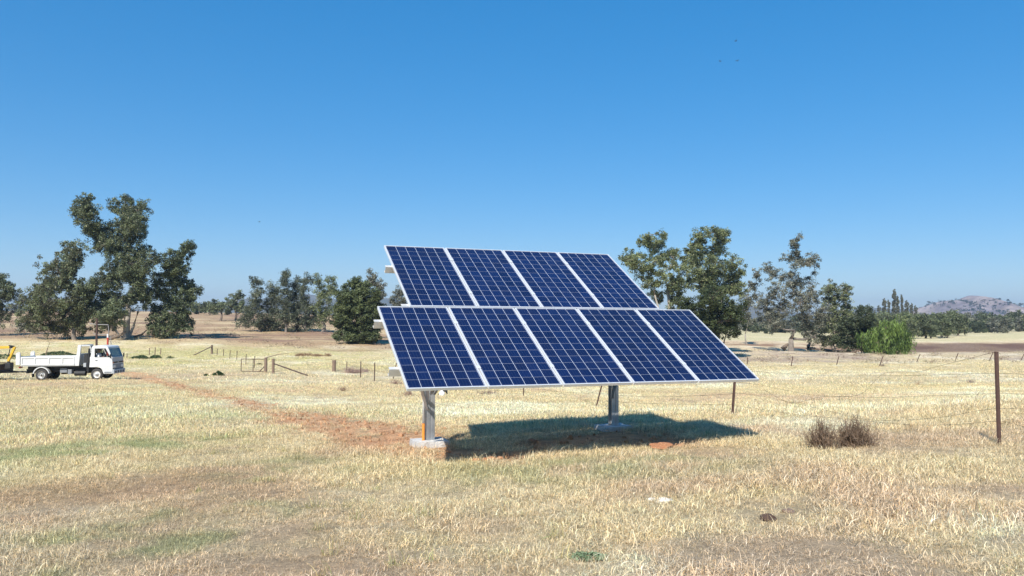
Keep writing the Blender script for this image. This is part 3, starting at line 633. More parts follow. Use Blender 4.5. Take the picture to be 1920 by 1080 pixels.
def cell_material():
    m, nt, out = node_mat('solar_cells')
    uv = nt.nodes.new('ShaderNodeUVMap'); sep = nt.nodes.new('ShaderNodeSeparateXYZ'); L_(nt, uv.outputs[0], sep.inputs[0])
    def M(op, a, b=None, c=None):
        n = nt.nodes.new('ShaderNodeMath'); n.operation = op
        for i, x in enumerate((a, b, c)):
            if x is None: continue
            if isinstance(x, (int, float)): n.inputs[i].default_value = x
            else: L_(nt, x, n.inputs[i])
        return n.outputs[0]
    def line(coord, n_, w):
        s = M('MULTIPLY', coord, n_); fr = M('FRACT', s); a = M('ABSOLUTE', M('SUBTRACT', fr, .5))
        return M('GREATER_THAN', a, .5 - w)
    lx = line(sep.outputs[0], 6, .012); ly = line(sep.outputs[1], 12, .008)
    grid = M('MAXIMUM', lx, M('MULTIPLY', ly, .6))
    bus = line(M('ADD', M('MULTIPLY', sep.outputs[0], 1.0), 1 / 48), 24, .028)
    bus = M('MULTIPLY', bus, .10)
    # cell tone: each polycrystalline cell slightly different, with crystal flakes
    flo = nt.nodes.new('ShaderNodeCombineXYZ')
    L_(nt, M('FLOOR', M('MULTIPLY', sep.outputs[0], 6)), flo.inputs[0]); L_(nt, M('FLOOR', M('MULTIPLY', sep.outputs[1], 12)), flo.inputs[1])
    oi = nt.nodes.new('ShaderNodeObjectInfo'); L_(nt, M('MULTIPLY', oi.outputs['Random'], 97), flo.inputs[2])
    wn = nt.nodes.new('ShaderNodeTexWhiteNoise'); L_(nt, flo.outputs[0], wn.inputs['Vector'])
    tc = nt.nodes.new('ShaderNodeTexCoord'); vo = nt.nodes.new('ShaderNodeTexVoronoi'); vo.inputs['Scale'].default_value = 70; L_(nt, tc.outputs['Object'], vo.inputs['Vector'])
    fac = M('ADD', M('MULTIPLY', wn.outputs['Value'], .5), M('MULTIPLY', vo.outputs['Color'], .5))
    cr = nt.nodes.new('ShaderNodeMix'); cr.data_type = 'RGBA'; L_(nt, fac, cr.inputs[0]); pt = M('MULTIPLY_ADD', oi.outputs['Random'], .35, .82)
    cr.inputs[6].default_value = (.0012, .006, .034, 1); cr.inputs[7].default_value = (.0025, .014, .072, 1)
    tn = nt.nodes.new('ShaderNodeMix'); tn.data_type = 'RGBA'; tn.blend_type = 'MULTIPLY'; tn.inputs[0].default_value = 1; L_(nt, cr.outputs[2], tn.inputs[6]); L_(nt, pt, tn.inputs[7])
    dn = nt.nodes.new('ShaderNodeTexNoise'); dn.inputs['Scale'].default_value = 1.6; dn.inputs['Detail'].default_value = 7; dn.inputs['Roughness'].default_value = .7; L_(nt, tc.outputs['Object'], dn.inputs['Vector'])
    du = nt.nodes.new('ShaderNodeMix'); du.data_type = 'RGBA'; L_(nt, M('MULTIPLY', M('POWER', dn.outputs['Fac'], 3), .07), du.inputs[0]); L_(nt, tn.outputs[2], du.inputs[6]); du.inputs[7].default_value = (.30, .26, .21, 1)
    mb_ = nt.nodes.new('ShaderNodeMix'); mb_.data_type = 'RGBA'; L_(nt, bus, mb_.inputs[0]); L_(nt, du.outputs[2], mb_.inputs[6]); mb_.inputs[7].default_value = (.35, .40, .5, 1)
    mg = nt.nodes.new('ShaderNodeMix'); mg.data_type = 'RGBA'; L_(nt, grid, mg.inputs[0]); L_(nt, mb_.outputs[2], mg.inputs[6]); mg.inputs[7].default_value = (.62, .66, .74, 1)
    p = nt.nodes.new('ShaderNodeBsdfPrincipled'); L_(nt, mg.outputs[2], p.inputs['Base Color']); p.inputs['Roughness'].default_value = .45; p.inputs['Specular IOR Level'].default_value = .15
    p.inputs['Coat Weight'].default_value = .32; p.inputs['Coat Roughness'].default_value = .08; p.inputs['Coat IOR'].default_value = 1.35
    ns = nt.nodes.new('ShaderNodeTexNoise'); ns.inputs['Scale'].default_value = 3; L_(nt, tc.outputs['Object'], ns.inputs['Vector'])
    L_(nt, M('MULTIPLY_ADD', ns.outputs['Fac'], .12, .03), p.inputs['Coat Roughness'])
    L_(nt, p.outputs[0], out.inputs[0]); return m
cellm = cell_material()
backm = mat('white_backsheet', (.7, .7, .7), .5)
def ab_loc(P): return P - Vector(arr.location)
rotm = Matrix((u, v, nn)).transposed().to_4x4()
def panel(a, b0):
    O = AO + u * a + v * b0
    lip, dep = .015, .040
    mb = MB()
    x0, x1, y0, y1 = 0, W_, 0, L__
    mb.box(x0, x1, y0, y0 + lip, -dep, 0); mb.box(x0, x1, y1 - lip, y1, -dep, 0); mb.box(x0, x0 + lip, y0 + lip, y1 - lip, -dep, 0); mb.box(x1 - lip, x1, y0 + lip, y1 - lip, -dep, 0)
    fr = mb.build('solar_panel', alu, arr, bevel=.002)
    fr.matrix_local = Matrix.Translation(ab_loc(O)) @ rotm
    i = lip
    me = bpy.data.meshes.new('cell_glass'); z = -.006
    me.from_pydata([(i, i, z), (W_ - i, i, z), (W_ - i, L__ - i, z), (i, L__ - i, z), (i, i, z - .005), (W_ - i, i, z - .005), (W_ - i, L__ - i, z - .005), (i, L__ - i, z - .005)], [], [(0, 1, 2, 3), (7, 6, 5, 4)])
    uvl = me.uv_layers.new(name='UVMap')
    # white backsheet margin round the cells
    mx, my = .008 / (W_ - 2 * i), .012 / (L__ - 2 * i)
    for li, (a_, b_) in enumerate([(0 - mx, 0 - my), (1 + mx, 0 - my), (1 + mx, 1 + my), (0 - mx, 1 + my)]): uvl.data[li].uv = (a_, b_)
    me.materials.append(cellm); me.materials.append(backm); me.polygons[1].material_index = 1
    g = bpy.data.objects.new('cell_glass', me); ROOT.objects.link(g); g.parent = fr
    return fr
for k in range(5): panel(k * (W_ + GAP), 0)
for k in range(4): panel(OFF + k * (W_ + GAP), L__ + G2)
# clamps between neighbouring panels
for k in range(1, 5):
    for b in (.42, 1.52):
        m_ = MB().box(-.03, .03 - .0, -.03, .03, .001, .006); m_.box(-.006, .006, -.03, .03, -.04, .001)
        o = m_.build('panel_clamp', alu, arr); o.matrix_local = Matrix.Translation(ab_loc(AO + u * (k * (W_ + GAP) - GAP / 2) + v * b)) @ rotm
for k in range(1, 4):
    for b in (.42, 1.52):
        m_ = MB().box(-.03, .03, -.03, .03, .001, .006); m_.box(-.006, .006, -.03, .03, -.04, .001)
        o = m_.build('panel_clamp', alu, arr); o.matrix_local = Matrix.Translation(ab_loc(AO + u * (OFF + k * (W_ + GAP) - GAP / 2) + v * (L__ + G2 + b))) @ rotm
# purlins (C section) below the panels, sticking out at the left
def purlin(b, a0, a1):
    m_ = MB(); hh, ww, t = .105, .05, .004
    z0 = -.041 - hh
    m_.box(a0, a1, b - ww - t, b - ww, z0, -.041)                       # web on the low side
    m_.box(a0, a1, b - ww, b, -.041 - t, -.041); m_.box(a0, a1, b - ww, b, z0, z0 + t)
    m_.box(a0, a1, b - t, b, z0 + t, z0 + .018); m_.box(a0, a1, b - t, b, -.041 - .018, -.041 - t)
    o = m_.build('purlin', galv_dark, arr); o.matrix_local = Matrix.Translation(ab_loc(AO)) @ rotm
Wr = 5 * W_ + 4 * GAP
purlin(.52, -.115, Wr - .1); purlin(1.66, -.10, Wr - .1); purlin(L__ + G2 + .12, OFF - .10, OFF + 4 * (W_ + GAP) - .1); purlin(L__ + G2 + 1.32, OFF - .10, OFF + 4 * (W_ + GAP) - .1)
# posts, rafters, struts, pads
conc = mat('concrete', (.52, .51, .49), .9, nscale=9, namt=.35, bump=.8)
def on_plane(px_, py_, below):       # height of the array underside at a horizontal place
    d = Vector((px_, py_, 0)) - Vector((AO.x, AO.y, 0)); b = d.dot(n_h)
    return AO.z + b * math.tan(TILT) - below / math.cos(TILT)
for i, P in enumerate(post_xy):
    gz = Hs(P.x, P.y); top = on_plane(P.x, P.y, .28)
    base = Vector((P.x, P.y, 0)) - Vector(arr.location)
    def T(o): o.matrix_local = Matrix.Translation(base) @ Matrix.Rotation(YAW, 4, 'Z'); return o
    z0 = gz - .1; ww = .13
    m_ = MB(); m_.box(-ww / 2, ww / 2, -.065, -.057, z0, top); m_.box(-ww / 2, ww / 2, .057, .065, z0, top); m_.box(-.004, .004, -.057, .057, z0, top)
    # second channel bolted beside it leaves the dark seam seen down the post
    m_.box(ww / 2 * -1, -.012, -.0735, -.0655, z0, top - .12); m_.box(.012, ww / 2, -.0735, -.0655, z0, top - .12)
    T(m_.build('post', galv, arr, bevel=.002))
    m_ = MB(); m_.box(-.075, .075, -.082, -.074, top - .42, top - .1)
    for bz in (.16, .34):
        for bx in (-.045, .045): m_.lathe([(.0, -.012), (.014, -.012), (.014, 0), (0, 0)], 6, 'y', (bx, -.082, top - bz))
    T(m_.build('bracket', galv, arr, bevel=.002))
    # rafter up the slope on top of the post, struts down from it to the post
    bo = (Vector((P.x, P.y, 0)) - Vector((AO.x, AO.y, 0))).dot(n_h) / math.cos(TILT); aa = (Vector((P.x, P.y, 0)) - Vector((AO.x, AO.y, 0))).dot(u)
    m_ = MB(); m_.box(aa - .03, aa + .03, .3, 3.75, -.041 - .105 - .10, -.041 - .107)
    o = m_.build('rafter', galv, arr, bevel=.003); o.matrix_local = Matrix.Translation(ab_loc(AO)) @ rotm
    Pw = lambda a_, b_, dz: AO + u * a_ + v * b_ + nn * dz
    pt = Vector((P.x, P.y, 0))
    for (a_, b_, zt, sx) in ((aa + .02, 2.35, gz + .80, .0), (aa - .78, 1.66, gz + .56, -.05), (aa - .50, 1.66, gz + .66, -.04), (aa + .42, 1.9, gz + .80, .05)):
        m_ = MB(); s0 = Vector((P.x, P.y, zt)) + u * sx - n_h * .05
        m_.bar(s0 - Vector(arr.location), Pw(a_, b_, -.2) - Vector(arr.location), .045, .045)
        m_.build('strut', galv, arr, bevel=.003)
    # footing: rough cast pad with a lip
    r2 = random.Random(i + 3)
    bm = bmesh.new(); bmesh.ops.create_cube(bm, size=1)
    bmesh.ops.scale(bm, vec=(.52, .44, .20), verts=bm.verts); bmesh.ops.subdivide_edges(bm, edges=bm.edges, cuts=7, use_grid_fill=True)
    for vtx in bm.verts:
        k_ = 1 + .05 * (fbm(np.array([vtx.co.x * 9 + i * 7]), np.array([vtx.co.y * 9 + vtx.co.z * 5]), 1, 3, 4)[0] - .5) * 2
        vtx.co.x *= k_; vtx.co.y *= k_; vtx.co.z += r2.uniform(-.006, .006)
    me = bpy.data.meshes.new('footing'); bm.to_mesh(me); bm.free()
    o = link('footing', me, conc, arr); T(o); o.location.z = gz - .02 - arr.location.z
    for b_ in ('post',): pass
# the posts above were built in world heights; shift them to the array's own origin
for ch in arr.children:
    if ch.name.split('.')[0] in ('post', 'bracket'): ch.location.z -= 0
# conduit beside the left post: orange below, pale above, curving in under the panels
P = post_xy[0]; gz = Hs(P.x, P.y); c0 = Vector((P.x, P.y, 0)) - u * .105 - n_h * .03
m_ = MB(); m_.tube([c0 + Vector((0, 0, gz + .05)) - Vector(arr.location), c0 + Vector((0, 0, gz + .34)) - Vector(arr.location)], .022, 12); o = m_.build('conduit', mat('orange_conduit', (.80, .27, .04), .5), arr, smooth=False); o['label'] = 'orange lower length of cable conduit'
m_ = MB(); m_.tube([c0 + Vector((0, 0, z)) + u * dx - n_h * dy - Vector(arr.location) for z, dx, dy in ((gz + .341, 0, 0), (gz + .95, 0, 0), (gz + 1.15, -.03, .05), (gz + 1.45, -.12, .25), (gz + 1.6, -.14, .5))], .019, 12)
o = m_.build('conduit', mat('white_conduit', (.78, .78, .76), .4), arr, smooth=True); o['label'] = 'white upper length of cable conduit'

# ------------------------------------------------------------------ fences
rust = mat('rusty_steel', (.085, .048, .038), .8, .2, nscale=14, namt=.5, bump=.3)
wood = mat('weathered_wood', (.20, .14, .10), .9, nscale=10, namt=.45, bump=.6)
wirem = mat('rusty_wire', (.13, .09, .06), .6, .5)
def yard(px, py, hpx=None, h=None, lean=0, r=.03, d_off=0):
    b = G(px, py); h = h or hpx * b.y / F
    return b, b + Vector((lean * h, 0, h))
def star_post(root, b, t, w=.035, name='post', m=None):
    mb = MB(); o = Vector(root.location); a = Vector(b) - o - Vector((0, 0, .1)); c = Vector(t) - o
    d = (c - a).normalized(); p = d.cross(Vector((0, 1, 0))).normalized(); q = d.cross(p)
    for k in range(3):
        an = 2 * math.pi * k / 3 + .4; e = p * math.cos(an) + q * math.sin(an); s = d.cross(e) * w * .12
        mb.add([a - s, a + s, a + e * w + s, a + e * w - s, c - s, c + s, c + e * w + s, c + e * w - s], [(3, 2, 1, 0), (4, 5, 6, 7), (0, 1, 5, 4), (1, 2, 6, 5), (2, 3, 7, 6), (3, 0, 4, 7)])
    return mb.build(name, m or rust, root)
# near fence, runs from right foreground behind the array
f1 = G(1873, 834); near_f = empty('wire_fence', f1, 'sagging near wire fence on rusty steel posts, running behind the solar array', 'fence')
posts = [(G(1873, 834), 173, -.015), (G(1372, 781), 98, .085), (G(1116, 765), 90, .28), (G(981, 745), 72, .05), (G(855, 735), 60, .02)]
PW = []
for b, hp, ln in posts:
    h = hp * b.y / F; h = max(min(h, 1.35), 1.1); t = b + Vector((ln * h, 0, h)); PW.append((b, t)); star_post(near_f, b, t, .03 if hp > 150 else .028)
dirv = (PW[0][0] - PW[1][0]); ext = PW[0][0] + dirv * .9; ext.z = Hs(ext.x, ext.y); star_post(near_f, ext, ext + Vector((0, 0, 1.2)))
def on_fence(px, py, A, B):
    r = ray(px, py); A = Vector(A); B = Vector(B); nx, ny = (B.y - A.y), -(B.x - A.x)
    t = (nx * A.x + ny * A.y) / (nx * r[0] + ny * r[1]); return Vector((r[0] * t, r[1] * t, r[2] * t + EYE))
wires = [[(1380, 694), (1425, 697), (1500, 702), (1600, 705), (1750, 703), (1871, 700), (1990, 706)],
 [(1378, 716), (1425, 722), (1500, 737), (1560, 743), (1650, 745), (1750, 742), (1871, 738), (1990, 742)],
 [(1375, 736), (1425, 742), (1490, 756), (1560, 772), (1620, 786), (1680, 788), (1760, 783), (1871, 766), (1990, 774)],
 [(1373, 760), (1430, 768), (1500, 778), (1600, 787), (1700, 796), (1790, 796), (1871, 790), (1920, 800), (1990, 815)],
 [(1868, 659), (1830, 669), (1750, 689), (1722, 697), (1662, 699), (1640, 715), (1608, 741), (1540, 744), (1485, 756), (1452, 742), (1432, 730)]]
def catmull(P, n=6):
    out = []
    for i in range(len(P) - 1):
        p0, p1, p2, p3 = P[max(i - 1, 0)], P[i], P[i + 1], P[min(i + 2, len(P) - 1)]
        for k in range(n):
            t = k / n; out.append(.5 * ((2 * p1) + (p2 - p0) * t + (2 * p0 - 5 * p1 + 4 * p2 - p3) * t * t + (3 * p1 - p0 - 3 * p2 + p3) * t ** 3))
    return out + [P[-1]]
for w in wires:
    P3 = [on_fence(a, b, PW[0][0], PW[1][0]) for a, b in w]
    mb = MB(); mb.tube([p - f1 for p in catmull(P3)], .002, 4); mb.build('wire', wirem, near_f, smooth=True)
for (b0, t0), (b1, t1) in zip(PW[1:-1], PW[2:]):
    for fr, sag in ((.95, .05), (.7, .12), (.4, .1), (.2, .04)):
        a = b0.lerp(t0, fr); c = b1.lerp(t1, fr); mb = MB()
        mb.tube([a.lerp(c, s / 8) - Vector((0, 0, sag * 4 * (s / 8) * (1 - s / 8))) - f1 for s in range(9)], .0028, 4); mb.build('wire', wirem, near_f, smooth=True)
# gate line fence
gf0 = G(512, 701); gate_f = empty('wire_fence', gf0, 'thin wire fence with a slanting stay, between open gate and solar array', 'fence')
def round_post(root, px, py, hpx, r, lean=0, name='post', m=wood, taper=.9):
    b = G(px, py); h = hpx * b.y / F; o = Vector(root.location); mb = MB()
    mb.tube([b - o - Vector((0, 0, .1)), b - o + Vector((lean * h * .5, 0, h * .5)), b - o + Vector((lean * h, 0, h))], [r, r * .97, r * taper], 9); return mb.build(name, m, root), b, h
_, gb, gh = round_post(gate_f, 512, 701, 28, .12)
_, sb, sh = round_post(gate_f, 626, 697, 21, .17, .01, taper=1.05)
e = G(577, 705); MB().tube([gb - gf0 + Vector((0, 0, gh * .68)), e - gf0 + Vector((0, 0, .02))], .05, 7).build('stay', rust, gate_f)
gps = [gb]
for px, py, hp in [(650, 697, 19), (676, 708, 30), (702, 715, 35), (737, 712, 30)]:
    b = G(px, py); h = min(hp * b.y / F, 1.35); star_post(gate_f, b, b + Vector((.02 if px < 730 else .25, 0, h)), .04); gps.append(b)
gps.insert(1, sb)
for a, b in zip(gps[:-1], gps[1:]):
    for hh in (1.1, .75, .35):
        mb = MB(); mb.tube([a.lerp(b, s / 6) + Vector((0, 0, hh - .12 * 4 * (s / 6) * (1 - s / 6))) - gf0 for s in range(7)], .004, 4); mb.build('wire', wirem, gate_f)
# open gate
g1 = G(499, 699); gt = empty('field_gate', g1, 'open rusty tube frame field gate hung on a stout wooden post', 'gate')
round_post(gt, 498, 699, 28, .14, name='gate_post')
g2 = G(452, 698); gw = (g2 - g1); zt = Vector((0, 0, 1.12)); zb = Vector((0, 0, .08)); mb = MB()
for a, b in (((0, zb), (1, zb)), ((0, zt), (1, zt)), ((1, zb), (1, zt)), ((.03, zb), (.03, zt)), ((.52, zb), (.52, zt))): mb.tube([gw * a[0] + a[1], gw * b[0] + b[1]], .03, 7)
mb.tube([gw * .05 + zt * .5, gw * .26 + zb], .035, 7); mb.build('gate_frame', rust, gt)
mb = MB()
for k in range(1, 10): mb.tube([gw * (k / 10) + zb, gw * (k / 10) + zt], .004, 4)
for k in range(1, 6): mb.tube([zb.lerp(zt, k / 6), gw + zb.lerp(zt, k / 6)], .004, 4)
mb.build('mesh_infill', wirem, gt)
b_ = G(519, 690); mb = MB(); mb.tube([Vector((0, 0, 1.25)), Vector((.8, .5, 1.5)), Vector((1.8, .5, 1.62))], [.035, .03, .015], 6); mb.build('brace', wood, gt)
# back fence left of the gate
bf0 = G(397, 664); back_f = empty('wire_fence', bf0, 'row of short fence posts with a long stay, beyond the gate on the left', 'fence')
round_post(back_f, 397, 664, 17, .13)
e = G(363, 668); o_ = G(397, 664); MB().tube([o_ - bf0 + Vector((0, 0, .95)), e - bf0 + Vector((0, 0, .1))], .06, 7).build('stay', wood, back_f)
bl = [o_]
for px, py, hp in [(407, 667, 13), (419, 668, 13), (431, 673, 16), (444, 676, 17), (461, 684, 20), (477, 690, 22)]:
    b = G(px, py); star_post(back_f, b, b + Vector((.03, 0, min(1.25, hp * b.y / F))), .045); bl.append(b)
for a, b in zip(bl[:-1], bl[1:]):
    for hh in (1.0, .55): MB().tube([a + Vector((0, 0, hh)) - bf0, a.lerp(b, .5) + Vector((0, 0, hh - .06)) - bf0, b + Vector((0, 0, hh)) - bf0], .004, 4).build('wire', wirem, back_f)
# posts behind the truck
tf0 = G(280, 668); truck_f = empty('wire_fence', tf0, 'few weathered fence posts just in front of the green weed heap right of the truck', 'fence')
pl = []
for px, py, hp, ln in [(238, 672, 9, 0), (280, 666, 13, .0), (290, 671, 19, .05), (301, 665, 12, .05)]:
    _, b, h = round_post(truck_f, px, py, hp, .055, ln); pl.append(b)
for a, b in zip(pl[:-1], pl[1:]): MB().tube([a + Vector((0, 0, .6)) - tf0, b + Vector((0, 0, .6)) - tf0], .006, 4).build('wire', wirem, truck_f)
# star pickets far right
ff0 = G(1483, 686); far_f = empty('wire_fence', ff0, 'line of thin leaning fence pickets across the far paddock in front of the willow', 'fence')
pv = []
for px, py, hp, ln in [(1401, 684, 14, .05), (1483, 687, 19, .2), (1568, 685, 17, .3), (1648, 687, 21, .42), (1718, 679, 15, .5), (1790, 677, 15, .45), (1854, 677, 17, .5), (1914, 676, 14, .5), (1985, 676, 14, .4)]:
    b = G(px, py); h = min(1.3, hp * b.y / F); star_post(far_f, b, b + Vector((ln * h, 0, h)), .055); pv.append(b + Vector((ln * h * .8, 0, h * .8)))
for a, b in zip(pv[:-1], pv[1:]): MB().tube([a - ff0, a.lerp(b, .5) - ff0 - Vector((0, 0, .15)), b - ff0], .006, 4).build('wire', wirem, far_f)
# stick leaning up behind the tray
b = G(85, 668); o = MB().tube([(0, 0, -.1), (.2, 0, .8), (.5, 0, 1.6)], [.06, .05, .03], 6).build('fence_stake', wood, None, loc=b); tag(o, 'single leaning stake standing behind the tray of the truck', 'stake')

# ------------------------------------------------------------------ shrubs, weeds, litter
def twig_bush(name, cat, label, px, py, rx, hpx, n, col, group=None, wid=.006, seed=0, spread=1.0, leafy=0):
    b = G(px, py); s = b.y / F; rx *= s; h = hpx * s; r = np.random.default_rng(seed + 400)
    th = r.uniform(0, 2 * np.pi, n); el = r.uniform(.05, 1.4, n); L = r.uniform(.5, 1.05, n)
    root = np.stack([r.normal(0, rx * .28, n), r.normal(0, rx * .25, n), np.zeros(n)], 1)
    V = []; 
    w0 = wid
    tip = root + np.stack([np.cos(th) * np.cos(el) * rx * spread, np.sin(th) * np.cos(el) * rx * spread * .8, np.sin(el) * h], 1) * L[:, None]
    segs = [root]; 
    for k in (1, 2, 3): segs.append(root + (tip - root) * (k / 3) + r.normal(0, .045, (n, 3)) * rx)
    lists = [(segs[i], segs[i + 1], w0 * (1 - i * .25)) for i in range(3)]
    # side twigs
    for rep in range(7):
        t = r.uniform(.25, 1, (n, 1)); p = root + (tip - root) * t; q = p + r.normal(0, 1, (n, 3)) * np.array([rx, rx, h]) * .14 + np.array([0, 0, h * .06]); lists.append((p, q, w0 * .5))
    for a, c, w in lists:
        d = unit(c - a); sd = unit(np.cross(d, r.normal(0, 1, (n, 3)))) * w
        V.append(np.stack([a - sd, a + sd, c + sd * .6, c - sd * .6], 1).reshape(-1, 3))
    V = np.concatenate(V); m = len(V) // 4
    cc = np.array(col) * r.uniform(.6, 1.4, (m, 1))
    o = fast_mesh(name, V, 4, np.repeat(cc, 4, 0), foliage_mat('dead_twigs', .1), None, b); o.location.z -= .02
    return tag(o, label, cat, group)
DB = (.17, .115, .075)
twig_bush('dead_bush', 'bush', 'left half of the pair of dark dead bushes below the sagging fence wires', 1541, 842, 31, 58, 230, DB, wid=.005, seed=1)
twig_bush('dead_bush', 'bush', 'right and wider one of the two dark dead bushes, left of the near steel post', 1602, 838, 42, 60, 290, DB, wid=.005, seed=2)
twig_bush('tumbleweed', 'dead shrub', 'pinkish grey tumbleweed caught against the fence left of the solar array', 662, 700, 22, 14, 160, (.36, .25, .21), wid=.012, seed=3)
twig_bush('tumbleweed', 'dead shrub', 'smaller grey tumbleweed just right of the first, by the fence pickets', 683, 699, 14, 10, 90, (.36, .26, .22), wid=.012, seed=4)
twig_bush('dead_shrub', 'dead shrub', 'small brown dead shrub in open grass below the tumbleweeds', 643, 734, 13, 12, 60, (.30, .20, .13), wid=.008, seed=5)
twig_bush('dead_shrub', 'dead shrub', 'reddish brown dry shrub half hidden by the lower left corner of the panels', 742, 722, 16, 12, 90, (.28, .17, .14), wid=.008, seed=6)
twig_bush('dead_shrub', 'dead shrub', 'dry shrub below the lower left panel corner, left of the steel post', 766, 742, 12, 14, 80, (.30, .19, .15), wid=.007, seed=7)
twig_bush('dead_shrub', 'dead shrub', 'low dark shrub under the panels between the two posts', 915, 740, 22, 12, 90, (.26, .18, .14), wid=.007, seed=8)
twig_bush('dead_shrub', 'dead shrub', 'small orange brown dry plant in the grass left of the near steel post', 1722, 723, 9, 12, 40, (.38, .22, .12), wid=.006, seed=9)
twig_bush('dead_shrub', 'dead shrub', 'grey dead shrub close to the left of the near steel post', 1820, 718, 12, 9, 60, (.28, .22, .19), wid=.006, seed=10)
twig_bush('dead_shrub', 'dead shrub', 'grey dead shrub at the foot of a leaning picket in front of the willow', 1655, 687, 6, 6, 40, (.25, .2, .17), wid=.02, seed=11)
for k, (px, w) in enumerate([(562, 12), (578, 14), (596, 12), (614, 10)]):
    twig_bush('dead_shrub', 'dead shrub', ['leftmost brown shrub of the low patch beyond the gate', 'second and biggest brown shrub of the low patch beyond the gate', 'third brown shrub of the low patch beyond the gate', 'rightmost and smallest brown shrub of the patch beyond the gate'][k], px, 668, w, 8 if k < 2 else 6, 90, (.30, .19, .11), 'low brown shrubs beyond the gate', wid=.02, seed=20 + k)
# scrubby low bushes sprinkled over the dry rise
r_ = np.random.default_rng(77); nn_ = 420
d_ = r_.uniform(116, 220, nn_); t_ = np.where(r_.random(nn_) < .75, r_.uniform(-.75, -.1, nn_), r_.uniform(.28, .7, nn_)); d_ = np.where(t_ > 0, r_.uniform(105, 136, nn_), d_)
x_ = t_ * d_; z_ = H(x_, d_); ctr = np.repeat(np.stack([x_, d_, z_ + .2], 1), 40, 0); ctr = ctr + r_.normal(0, 1, ctr.shape) * np.array([.5, .4, .16])
cc = np.repeat(np.where(r_.random((nn_, 1)) < .5, C(.24, .16, .12)[None, :], C(.30, .25, .15)[None, :]) * r_.uniform(.7, 1.2, (nn_, 1)), 160, 0)
o = fast_mesh('ground_scrub', leaf_quads(ctr, .3, -.3, r_, .2), 4, cc, foliage_mat('dead_twigs', .1)); tag(o, 'low dry scrub scattered over the rise and creek edge', 'scrub', kind='stuff')
def mound(name, label, px, py, rx, hpx, n, pal, cat='weeds', group=None, seed=0, leaf=.16):
    b = G(px, py); s = b.y / F; rx *= s; h = hpx * s; r = np.random.default_rng(seed + 600)
    th = r.uniform(0, 6.283, n); rr = np.sqrt(r.random(n)); lump = .6 + .5 * vnoise(np.cos(th) * 2.3 * rr + 5, np.sin(th) * 2.3 * rr + seed, seed)
    x = np.cos(th) * rr * rx; y = np.sin(th) * rr * min(rx, 2.2) * .7; z = h * (1 - rr ** 2) * lump * r.uniform(.6, 1, n)
    cen = np.stack([x, y, z], 1); t = r.random((n, 1)); col = np.array(pal[0]) * (1 - t) + np.array(pal[1]) * t
    gz = H(x + b.x, y + b.y) - b.z; cen[:, 2] += gz + .02
    o = fast_mesh(name, leaf_quads(cen, leaf, -.2, r, .45), 4, np.repeat(col, 4, 0), foliage_mat('leaves', .22), None, b)
    return tag(o, label, cat, group)
WD = ((.03, .055, .02), (.08, .13, .045))
mound('weed_heap', 'long low heap of dark green weeds right behind the tray of the truck', 112, 668, 34, 10, 1500, WD, seed=1)
mound('weed_heap', 'dark green weed heap just in front of the truck nose', 262, 673, 18, 8, 900, WD, seed=2)
mound('weed_heap', 'green weed heap around the fence post right of the truck', 292, 672, 12, 7, 600, WD, seed=3)
mound('weed_heap', 'small green weed clump farthest right of those near the truck', 319, 672, 8, 4, 300, WD, seed=4)
mound('weed_heap', 'dark green leafy clump in the grass below the open gate', 409, 704, 12, 8, 700, ((.02, .045, .015), (.05, .10, .03)), seed=5, leaf=.12)
mound('weed_heap', 'tiny dark green clump left of the leafy clump below the gate', 386, 705, 5, 4, 300, ((.02, .045, .015), (.05, .10, .03)), seed=6, leaf=.12)
mound('weed_heap', 'green weed heap behind the boom of the yellow excavator', 12, 672, 34, 9, 900, WD, seed=7)
mound('weed_heap', 'thin green weed patch seen through the open gate', 486, 684, 7, 3, 200, WD, seed=8)
mound('weed_patch', 'small grey green weed patch at the bottom centre of the picture', 1102, 1052, 34, 10, 260, ((.13, .19, .10), (.25, .31, .18)), seed=9, leaf=.035)
def lump(name, cat, label, px, py, rpx, flat, m, seed=0, group=None, yx=.8, sink=.35, amp=.5):
    b = G(px, py); rad = rpx * b.y / F
    bm = bmesh.new(); bmesh.ops.create_icosphere(bm, subdivisions=4, radius=1)
    for vv in bm.verts:
        c = vv.co; n = fbm(np.array([c.x * 1.6 + seed * 3.1 + c.z]), np.array([c.y * 1.6 - c.z * 1.2]), 1, 4, seed)[0] - .5
        vv.co = Vector((c.x, c.y * yx, c.z * flat)) * (1 + n * amp * 2)
    bmesh.ops.scale(bm, vec=(rad, rad, rad), verts=bm.verts)
    me = bpy.data.meshes.new(name); bm.to_mesh(me); bm.free()
    for p in me.polygons: p.use_smooth = True
    o = link(name, me, m, None, b + Vector((0, 0, rad * flat * (1 - sink) * .6))); o.rotation_euler = (0, 0, seed)
    return tag(o, label, cat, group)
dung = mat('dry_dung', (.11, .065, .045), .95, nscale=40, namt=.5, bump=1); stone = mat('pale_stone', (.66, .62, .56), .9, nscale=20, namt=.3, bump=.8); clod = mat('red_clod', (.46, .20, .09), .95, nscale=25, namt=.35, bump=1)
lump('cow_pat', 'dung', 'dark brown lump of dry dung in the right foreground grass', 1440, 975, 17, .45, dung, 1)
lump('cow_pat', 'dung', 'greyer dung lump just behind and right of the darker one', 1478, 962, 12, .4, mat('old_dung', (.24, .17, .13), .95, nscale=40, namt=.5, bump=1), 2)
lump('pale_rock', 'rock', 'whitish lump half buried in the grass in front of the array', 1245, 943, 15, .42, stone, 3)
lump('pale_rock', 'rock', 'smaller whitish fragment just left of the whitish lump in the grass', 1222, 938, 8, .4, stone, 4)
